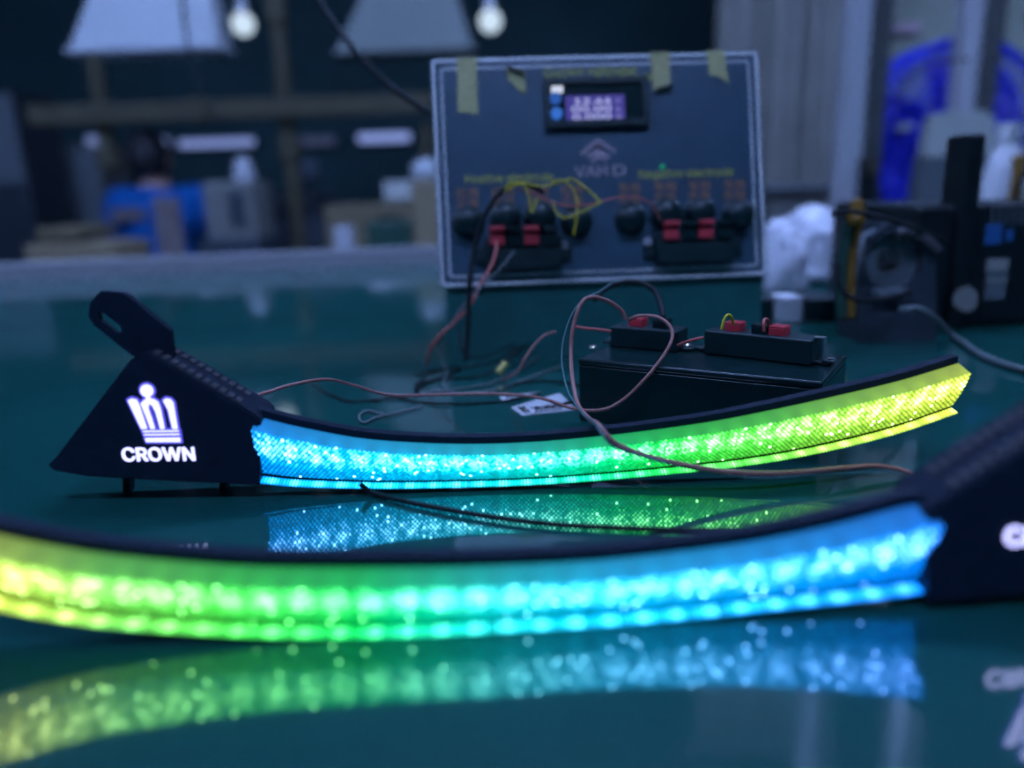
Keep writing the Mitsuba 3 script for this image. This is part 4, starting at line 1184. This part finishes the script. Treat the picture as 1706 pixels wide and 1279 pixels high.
person = thing('person', 'person with short dark hair in a blue work jacket, seated with back turned', 'person')
YQ = 3.4
hd = at_y(250, 264, YQ)
px = hd[0]
neck = np.array([px, YQ + .01, hd[2] - .12])
zsh = at_y(250, 322, YQ)[2]
chest = np.array([px + .0, YQ, zsh - .12])
waist = np.array([px + .01, YQ - .02, zsh - .34])
hip = np.array([px + .01, YQ - .02, zsh - .55])
SH = [np.array([px + s * .165 + .01, YQ + .01, zsh - .035]) for s in (-1, 1)]
EL = [np.array([px - .215, YQ + .07, zsh - .27]), np.array([px + .235, YQ + .05, zsh - .20])]
WR = [np.array([px - .13, YQ + .28, zsh - .32]), np.array([px + .10, YQ + .25, zsh - .30])]
KN = [hip + np.array([s * .11, .42, .0]) for s in (-1, 1)]
AN = [np.array([k[0], k[1] - .02, FLOOR + .08]) for k in KN]
HP = [hip + np.array([s * .09, 0, 0]) for s in (-1, 1)]
bones = [(hd + EY * .02 - EZ * .035, .058, neck + EZ * .0, .052), (neck + EZ * .02, .052, chest + EZ * .06, .09), (chest + np.array([-.08, 0, 0]), .095, chest + np.array([.08, 0, 0]), .095),
         (chest, .12, waist, .11), (waist, .11, hip, .12), (chest + np.array([-.07, 0, .06]), .07, SH[0], .055), (chest + np.array([.07, 0, .06]), .07, SH[1], .055)]
for i in (0, 1):
    bones += [(SH[i], .052, EL[i], .042), (EL[i], .040, WR[i], .026), (hip, .11, HP[i], .10), (HP[i], .088, KN[i], .058), (KN[i], .056, AN[i], .038), (AN[i], .038, AN[i] + np.array([0, .13, -.035]), .032)]
parts = hull_chain(bones)
parts.append(m3.Manifold.sphere(1, 28).scale((.074, .092, .108)).translate(tuple(hd)))
parts.append(m3.Manifold.sphere(1, 14).scale((.012, .018, .016)).translate(tuple(hd + np.array([0, .094, -.02]))))
for s in (-1, 1):
    parts.append(m3.Manifold.sphere(1, 12).scale((.010, .018, .030)).translate(tuple(hd + np.array([s * .076, .0, -.012]))))
for i in (0, 1):                                    # hands: palm, four fingers, thumb
    sgn = -1 if i == 0 else 1
    d = (WR[i] - EL[i])
    d /= np.linalg.norm(d)
    side = np.cross(d, EZ)
    side /= np.linalg.norm(side)
    pc = WR[i] + d * .05
    parts += hull_chain([(WR[i], .024, pc + side * .02, .017), (WR[i], .024, pc - side * .02, .017), (pc + side * .022, .016, pc - side * .022, .016)])
    for k, ln in enumerate((.062, .075, .070, .055)):
        b0 = pc + side * (.03 - .02 * k) + d * .014
        b1 = b0 + d * ln * .55 - EZ * .008
        b2 = b1 + d * ln * .35 - EZ * .024
        parts += hull_chain([(b0, .0092, b1, .0086), (b1, .0086, b2, .0078)])
    tb = WR[i] - side * sgn * .02 + d * .02
    parts += hull_chain([(tb, .012, tb - side * sgn * .028 + d * .03, .010), (tb - side * sgn * .028 + d * .03, .010, tb - side * sgn * .03 + d * .055, .0085)])
obj(person + '__body', fuse(parts, .014, 10), 'm_skin', True)
jb = [(neck - EZ * .055, .062, chest + EZ * .05, .11), (chest + np.array([-.085, 0, 0]), .108, chest + np.array([.085, 0, 0]), .108), (chest, .135, waist, .128), (waist, .128, hip + EZ * .02, .142),
      (chest + np.array([-.07, 0, .06]), .085, SH[0], .068), (chest + np.array([.07, 0, .06]), .085, SH[1], .068)]
for i in (0, 1):
    jb += [(SH[i], .067, EL[i], .057), (EL[i], .056, WR[i] + (EL[i] - WR[i]) * .12, .042)]
jm = fuse(hull_chain(jb), .014, 8)
jm.vertices += jm.vertex_normals * ((meshkit.fbm(jm.vertices * 16, 3, 5) - .5) * .02)[:, None]
obj(person + '__jacket', jm, 'm_cloth_blue', True)
q = at_y(238, 356, YQ)
obj(person + '__back_print', rbox((.14, .012, .055), .005, (q[0], YQ - .132, q[2])), 'm_badge')
tb = []
for i in (0, 1):
    tb += [(hip, .122, HP[i], .112), (HP[i], .10, KN[i], .070), (KN[i], .068, AN[i] + EZ * .03, .055)]
obj(person + '__trousers', fuse(hull_chain(tb), .02, 8), 'm_cloth_dark', True)
for i in (0, 1):
    a = AN[i] + np.array([0, .05, -.05])
    obj(person + '__shoe', rbox((.095, .27, .075), .03, (a[0], a[1], FLOOR + .038)), 'm_crate')
hm = man(m3.Manifold.sphere(1, 40).scale((.083, .100, .114)).translate(tuple(hd + np.array([0, -.008, .008]))))
fm = m3.Manifold.sphere(1, 40).scale((.083, .100, .114)).translate(tuple(hd + np.array([0, -.010, .010])))
cut = m3.Manifold.cube((.4, .2, .2), True).translate(tuple(hd + np.array([0, .145, -.07])))
cut2 = m3.Manifold.cube((.4, .4, .1), True).translate(tuple(hd + np.array([0, 0, -.125])))
hm = man((fm - cut - cut2).refine_to_length(.012))
hm.merge_vertices()
trimesh.smoothing.filter_taubin(hm, iterations=6)
hm.vertices += hm.vertex_normals * ((meshkit.fbm(hm.vertices * 60, 2, 8) - .5) * .008)[:, None]
obj(person + '__hair', hm, 'm_hair', True)
t = thing('stool', 'round dark stool under the person in the blue jacket', 'stool')
zs = hip[2] - .125
obj(t + '__seat', lathe([(.001, zs - .05), (.17, zs - .05), (.18, zs - .03), (.17, zs), (.001, zs)], np.array([hip[0], hip[1], 0]), EX, EY, EZ, 26), 'm_crate', 30)
for a in (.78, 2.35, 3.93, 5.5):
    obj(t + '__leg', cyl([hip[0] + .11 * math.cos(a), hip[1] + .11 * math.sin(a), zs - .045], [hip[0] + .17 * math.cos(a), hip[1] + .17 * math.sin(a), FLOOR], .014, 10), 'm_post_dark')
